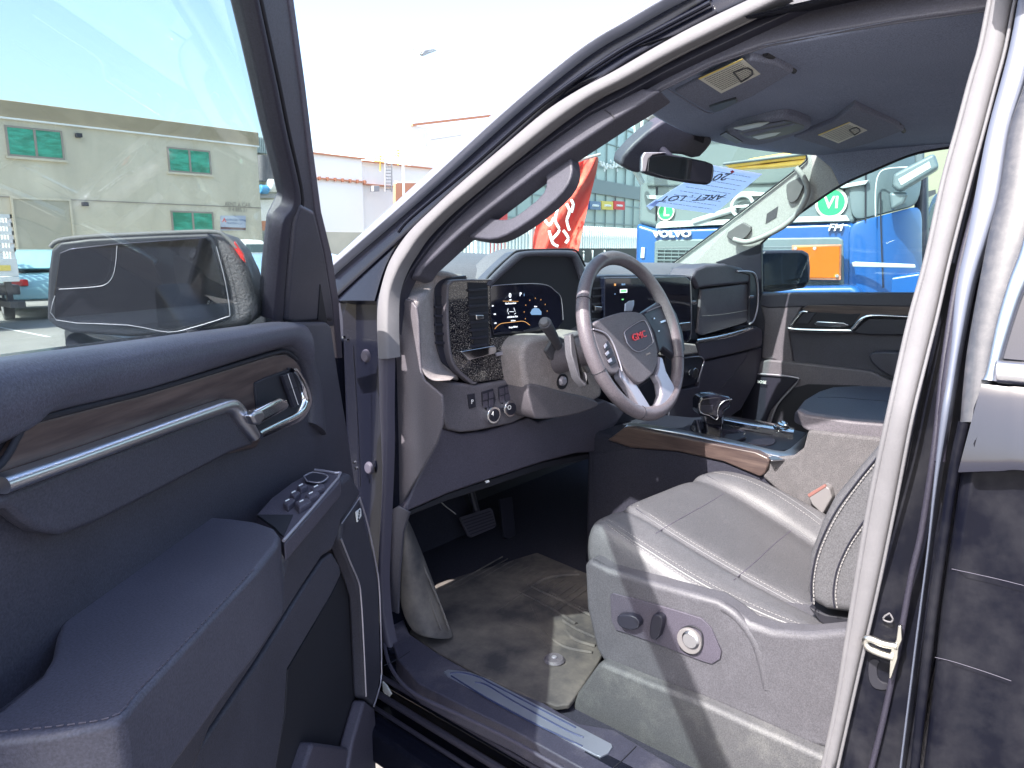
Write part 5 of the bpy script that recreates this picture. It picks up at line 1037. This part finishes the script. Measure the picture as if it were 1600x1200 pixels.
for (u, v, r, s, k) in ((1041,331,.085,'L',.8), (1299,317,.13,'VI',.8)):
    c_ = TP.at(u, v, .012); o = MB().disc(c_, tn, r, .014, 40).build('permit_disc', 'paper', cab, .002)
    MB().disc(c_ + tn*.014, tn, r*.84, .004, 40).build('disc_face', 'green', o); text('disc_lettering', s, TP, u, v, (15 if s == 'L' else 19), 'paper', o, .034, bold=.02)
em = MB().tube([TP.at(1160, 322, .06) + (TP.n.cross(V3((0, 0, 1)))*math.cos(a) + V3((0, 0, math.sin(a))))*.095 for a in [2*math.pi*k/28 for k in range(28)]], .018, 8, True).build('ring_emblem', 'tlight', cab)
text('emblem_lettering', 'VOLVO', TP, 1160, 322, 3.5, 'white', em, .06)
tp('emblem_bar', [(1148,321),(1172,320),(1172,324),(1148,325)], .05, .02, 'satin', em, .002)
# side of the cab, corner panels, mirrors
corner = surf('corner_panel', [[TP.at(1325, v0, .03), TP.at(1352, v0+(v1-v0)*.2, .02), TP.at(1385, v0+(v1-v0)*.5, -.06), TP.at(1415, v0+(v1-v0)*.78, -.22), TP.at(1442, v1, -.55)] for v0, v1 in ((348,318),(385,360),(425,410),(470,460))], 'tblue', bl, 2, .02)
surf('corner_cab', [[TP.at(1325, v0, .02), TP.at(1352, v0+(v1-v0)*.2, .01), TP.at(1385, v0+(v1-v0)*.5, -.07), TP.at(1415, v0+(v1-v0)*.78, -.23), TP.at(1442, v1, -.55)] for v0, v1 in ((60,20),(150,110),(250,215),(352,324))], 'tgrey', cab, 2, .02)
tubeo('air_deflector', [(1368,338),(1368,300),(1372,275),(1385,264),(1425,261)], .006, 'tlight', cab, TP, .06, 4)
tubeo('panel_gap', [(1354,62),(1354,150),(1352,345)], .006, 'black', cab, TP, .03, 1)
tubeo('panel_gap', [(1376,300),(1376,338),(1378,400),(1380,450)], .006, 'black', bl, TP, .01, 1)
MB().poly([(1430,262),(1448,255),(1450,440),(1436,452),(1405,452),(1412,350),(1428,330)], TP, -.6, .8).build('exhaust_stack', 'dark', tr, .05)
sd = TP.at(1442, 300, -.55); bk = lambda d, z, o=0: V3((sd.x, sd.y, 0)) - tn*d + V3((0, 0, z)) + V3((.174, -.985, 0))*o
MB().poly([(1395,272),(1460,238),(1468,262),(1405,300),(1393,292)], TP, .12, .18).build('mirror_housing', 'tgrey', tr, .03)
MB().poly([(1403,280),(1452,252),(1455,262),(1408,290)], TP, .125, .012).build('mirror_glass', 'tlight', tr, .004)
MB().poly([(1388,300),(1420,300),(1412,318),(1392,330)], TP, .06, .10).build('mirror_housing', 'tgrey', tr, .03)
MB().poly([(1428,232),(1444,228),(1444,262),(1430,262)], TP, .10, .10).build('mirror_arm', 'tgrill', tr, .02)
pl_ = TP.at(1003, 240); 
MB().poly([(989,190),(1001,180),(1006,186),(1003,228),(993,240),(988,225)], TP, .5, .25).build('mirror_housing', 'tlight', tr, .04)
MB().poly([(992,195),(999,188),(1001,220),(994,230)], TP, .51, .02).build('mirror_glass', 'tgrill', tr, .005)
MB().tube([TP.at(996,235,.45), TP.at(990,262,.3), TP.at(1003,285,.1)], .03, 8).build('mirror_arm', 'tlight', tr)
MB().tube([TP.at(1006,180,.45), TP.at(1012,168,.1)], .03, 8).build('mirror_arm', 'tlight', tr)
for d_ in (1.1, 4.6):
    w_ = MB().disc(bk(d_, .52, .10), V3((.174, -.985, 0)), .52, -.32, 28).build('wheel', 'tyre', tr, .03); MB().disc(bk(d_, .52, .11), V3((.174, -.985, 0)), .28, .02, 20, .2).build('wheel_rim', 'satin', w_)
MB().prism([bk(2.3, .9, -.2), bk(6.5, .9, -.2), bk(6.5, 1.15, -.2), bk(2.3, 1.15, -.2)], V3((-.174, .985, 0))*2.0).build('chassis', 'dark', tr, .02)
MB().poly([(1330,410),(1336,409),(1430,413),(1431,419),(1332,417)], TP, .16, .04).build('guard_rail', 'tlight', tr, .01)
MB().poly([(1345,440),(1440,425),(1450,480),(1340,500)], TP, -.1, .3).build('step_panel', 'tblue', tr, .03)
# yellow crane reflection in the lorry screen, built as solid booms before it
CB = Pl(TP.p, tn); cb = thing('crane_reflection', TP.at(1190, 255, .8), 'reflection of a yellow telescopic crane in the grey lorry windscreen, built as a solid boom', 'crane reflection')
poly('reflected_outer_boom', [(1128,256),(1180,246),(1262,232),(1290,229),(1290,244),(1200,253),(1140,262)], CB, .9, .18, 'crane', cb, .02)
poly('reflected_inner_boom', [(1132,262),(1200,256),(1300,243),(1300,252),(1210,261),(1150,264)], CB, .86, .14, 'crane', cb, .02)
tubeo('reflected_boom_cable', [(1130,256),(1180,250),(1262,240)], .012, 'tgrill', cb, CB, .92, 1)
# ---- right: yellow wall and a dark vehicle past the lorry
yb = thing('yellow_building', (22, -3, 0), 'pale yellow wall with square openings beyond the lorry side', 'building')
YW = Pl((17, 0, 0), (-.9, -.43, 0))
MB().poly([(1340,60),(1640,-40),(1640,500),(1340,470)], YW, 0, 2).build('wall', 'ywall', yb)
for q in ([(1420,232),(1438,232),(1438,252),(1420,252)], [(1445,300),(1462,296),(1462,350),(1445,352)]): MB().poly(q, YW, .05, .1).build('wall_opening', 'dkwall', yb)
dv = thing('dark_flatbed_truck', (9, 1.0, 0), 'dark lorry with chrome rails standing past the blue cab', 'truck')
DV = Pl(CAM + V3((math.sin(tb+.22), math.cos(tb+.22), 0))*11.5, (-.95, -.3, 0))
b_ = MB().poly([(1446,345),(1452,325),(1462,300),(1490,296),(1500,430),(1440,450),(1436,400)], DV, 0, 1.5).build('cab_body', pr('navy_paint', (.04, .06, .09), .2, coat=.6), dv, .08)
MB().poly([(1450,338),(1458,318),(1470,315),(1470,345),(1448,360)], DV, .02, .03).build('side_window', 'tglass', b_, .01)
MB().poly([(1438,404),(1444,400),(1444,412),(1438,414)], DV, .03, .03).build('tail_lamp', 'rlight', b_, .004)
mb = MB(); mb.tube(path([(1385,418),(1430,392),(1480,360)], DV, .1), .04, 6); mb.tube(path([(1392,430),(1440,400),(1490,372)], DV, .1), .03, 6); mb.build('chrome_rail', 'satin', dv)
for (u, v) in ((1398, 452), (1450, 440)):
    p = DV.at(u, v); MB().disc(V3((p.x, p.y, .45)), DV.n, .45, .2, 24).build('wheel', 'tyre', dv, .03)

# ---- parked cars
def car(name, label, cat, loc, rz, paint, sedan=True, scale=1.0, group=None):
    root = thing(name, loc, label, cat, group); root.rotation_euler = (0, 0, rz)
    W = .88
    if sedan: low = [(-2.25,.35),(-2.28,.75),(-2.1,.92),(-1.3,.98),(1.0,.95),(2.0,.80),(2.25,.62),(2.25,.32)]; top = [(-1.75,.95),(-1.1,1.38),(-.3,1.46),(.35,1.42),(1.15,.94)]
    else: low = [(-2.6,.45),(-2.62,1.0),(-.7,1.02),(1.0,1.02),(2.2,.95),(2.45,.7),(2.45,.4)]; top = [(-.75,1.0),(-.65,1.68),(.0,1.74),(.55,1.68),(1.15,1.0)]
    def pf_(P, w0, w1, name, mat, par):
        P3 = chaikin([V3((x, 0, z)) for x, z in P], 1); zs = [p.z for p in P3]; z0, z1 = min(zs), max(zs); n = len(P3); vs = []
        for sgn in (-1, 1):
            for p in P3: t = (p.z-z0)/(z1-z0); vs.append(V3((p.x, sgn*(w0*(1-t)+w1*t), p.z)))
        fs = [tuple(range(n)), tuple(range(2*n-1, n-1, -1))] + [(i, (i+1) % n, (i+1) % n+n, i+n) for i in range(n)]
        o = mesh(name, vs, fs, mat, None, .03); o.parent = par; return o
    body = pf_(low, W, W*.97, 'body', paint, root); pf_(top, W*.93, W*.72, 'cabin', paint, root)
    for sgn in (-1, 1):
        mb = MB(); y = sgn*W
        for (x0, x1, x2, x3) in ((( -1.25, -.22, -.24, -.95) if sedan else (-.55, .05, .03, -.52)), ((-.14, .80, .30, -.16) if sedan else (.12, .90, .52, .10))):
            zb, zt = (1.0, 1.36) if sedan else (1.08, 1.58); yb_, yt = sgn*W*.935, sgn*W*.755
            mb.prism([V3((x0, yb_, zb)), V3((x1, yb_, zb)), V3((x2, yt, zt)), V3((x3, yt, zt))], (0, sgn*.012, 0))
        o = mb.build('side_window', 'cwin'); o.parent = root
        for hx_ in (-.75, .25):
            o = MB().box((hx_-.08, sgn*W-.01, .84), (hx_+.08, sgn*W+.02, .87)).build('door_handle', 'satin', None, .005); o.parent = root
    for x, z, nm, m in ((2.22, .68, 'headlight', 'tlight'), (-2.25, .80, 'tail_lamp', 'rlight')):
        for sgn in (-1, 1): o = MB().box((x-.06, sgn*.5, z-.07), (x+.03, sgn*.80, z+.06)).build(nm, m, None, .015); o.parent = root
    zb, zt = (.98, 1.40) if sedan else (1.05, 1.62)
    o = mesh('windscreen', [V3(((1.13 if sedan else 1.10), -.7, zb)), V3(((1.13 if sedan else 1.10), .7, zb)), V3((.46 if sedan else .62, .6, zt)), V3((.46 if sedan else .62, -.6, zt)), V3((1.16, -.7, zb+.01)), V3((1.16, .7, zb+.01)), V3((.50 if sedan else .66, .6, zt+.01)), V3((.50 if sedan else .66, -.6, zt+.01))], [(0,1,2,3),(7,6,5,4),(0,4,5,1),(1,5,6,2),(2,6,7,3),(3,7,4,0)], 'cwin'); o.parent = root
    for x in (-1.38, 1.42):
        for sgn in (-1, 1):
            wl = MB().disc(V3((x, sgn*(W-.16), .33)), (0, sgn, 0), .33, .19, 28).build('wheel', 'tyre', None, .02); wl.parent = root
            rm = MB().disc(V3((x, sgn*(W+.03), .33)), (0, sgn, 0), .21, .01, 18, .16).build('wheel_rim', 'satin', None); rm.parent = wl
    return root
def gpos(u, d): b = YAW + math.atan((u-800)/1110); return V3((CAM.x + d*math.sin(b), CAM.y + d*math.cos(b), 0))
car('parked_car', 'pale blue saloon car half hidden by the door mirror, in front of the warehouse', 'car', gpos(84, 20), R_(80), 'cyan', group='cars parked in the yard')
car('parked_car', 'white saloon car nearest the door pillar, by the low yard wall', 'car', gpos(440, 27), R_(20), 'carw', group='cars parked in the yard')
car('parked_pickup', 'white double-cab pickup parked left of the white saloon', 'pickup', gpos(395, 26), R_(160), 'carw', False)
car('parked_car', 'sky blue car in front of the white pickup, close behind the door mirror', 'car', gpos(425, 9), R_(75), 'carb', group='cars parked in the yard')
# ---- cage truck at the far left
q = gpos(-18, 16); ct = thing('cage_truck', q, 'white slatted cargo truck body at the left edge of the yard', 'truck')
CG = YP(q.y)
def cg(name, x0, x1, z0, z1, mat, y0=0, y1=2.2): return MB().box((q.x+x0, q.y+y0, z0), (q.x+x1, q.y+y1, z1)).build(name, mat, ct, .01)
xr = CG.at(30, 430).x - q.x
cg('side_board', -5, xr, .98, 1.30, 'carw', 0, .06); cg('load_bed', -5, xr, .88, .97, 'carw'); cg('end_board', xr-.06, xr, .98, 1.30, 'carw', .07, 2.2)
cgz = CG.at(0, 338).z
mb = MB()
for i in range(26): x = xr - .08 - i*.2; mb.box((q.x+x, q.y+.02, 1.30), (q.x+x+.07, q.y+.05, cgz))
for i in range(12): y = q.y+.1+i*.19; mb.box((q.x+xr-.06, y, 1.30), (q.x+xr-.03, y+.06, cgz))
for k in range(5): z = 1.42 + k*(cgz-1.45)/4; mb.box((q.x-5, q.y, z), (q.x+xr, q.y+.02, z+.07)); mb.box((q.x+xr-.03, q.y, z), (q.x+xr, q.y+2.2, z+.07))
mb.build('cargo_slats', 'carw', ct)
cg('chassis_beam', -5, xr+.1, .62, .80, 'dark', .4, 1.8); cg('rear_bumper', xr-.2, xr+.05, .40, .52, 'dkwall', 0, 2.2); cg('bumper_post', xr-.15, xr-.05, .52, .88, 'dark', .3, .4)
cg('tail_lamp', xr-.7, xr-.35, .66, .80, 'rlight', -.02, .05); cg('number_plate', xr-.42, xr-.12, 1.08, 1.18, 'yel', -.02, -.003)
for x in (xr-1.4, xr-4.2):
    o = MB().disc(V3((q.x+x, q.y+.25, .45)), (0, -1, 0), .45, .24, 26).build('wheel', 'tyre', ct, .03); MB().disc(V3((q.x+x, q.y, .45)), (0, -1, 0), .25, .02, 18, .2).build('wheel_rim', 'satin', o)
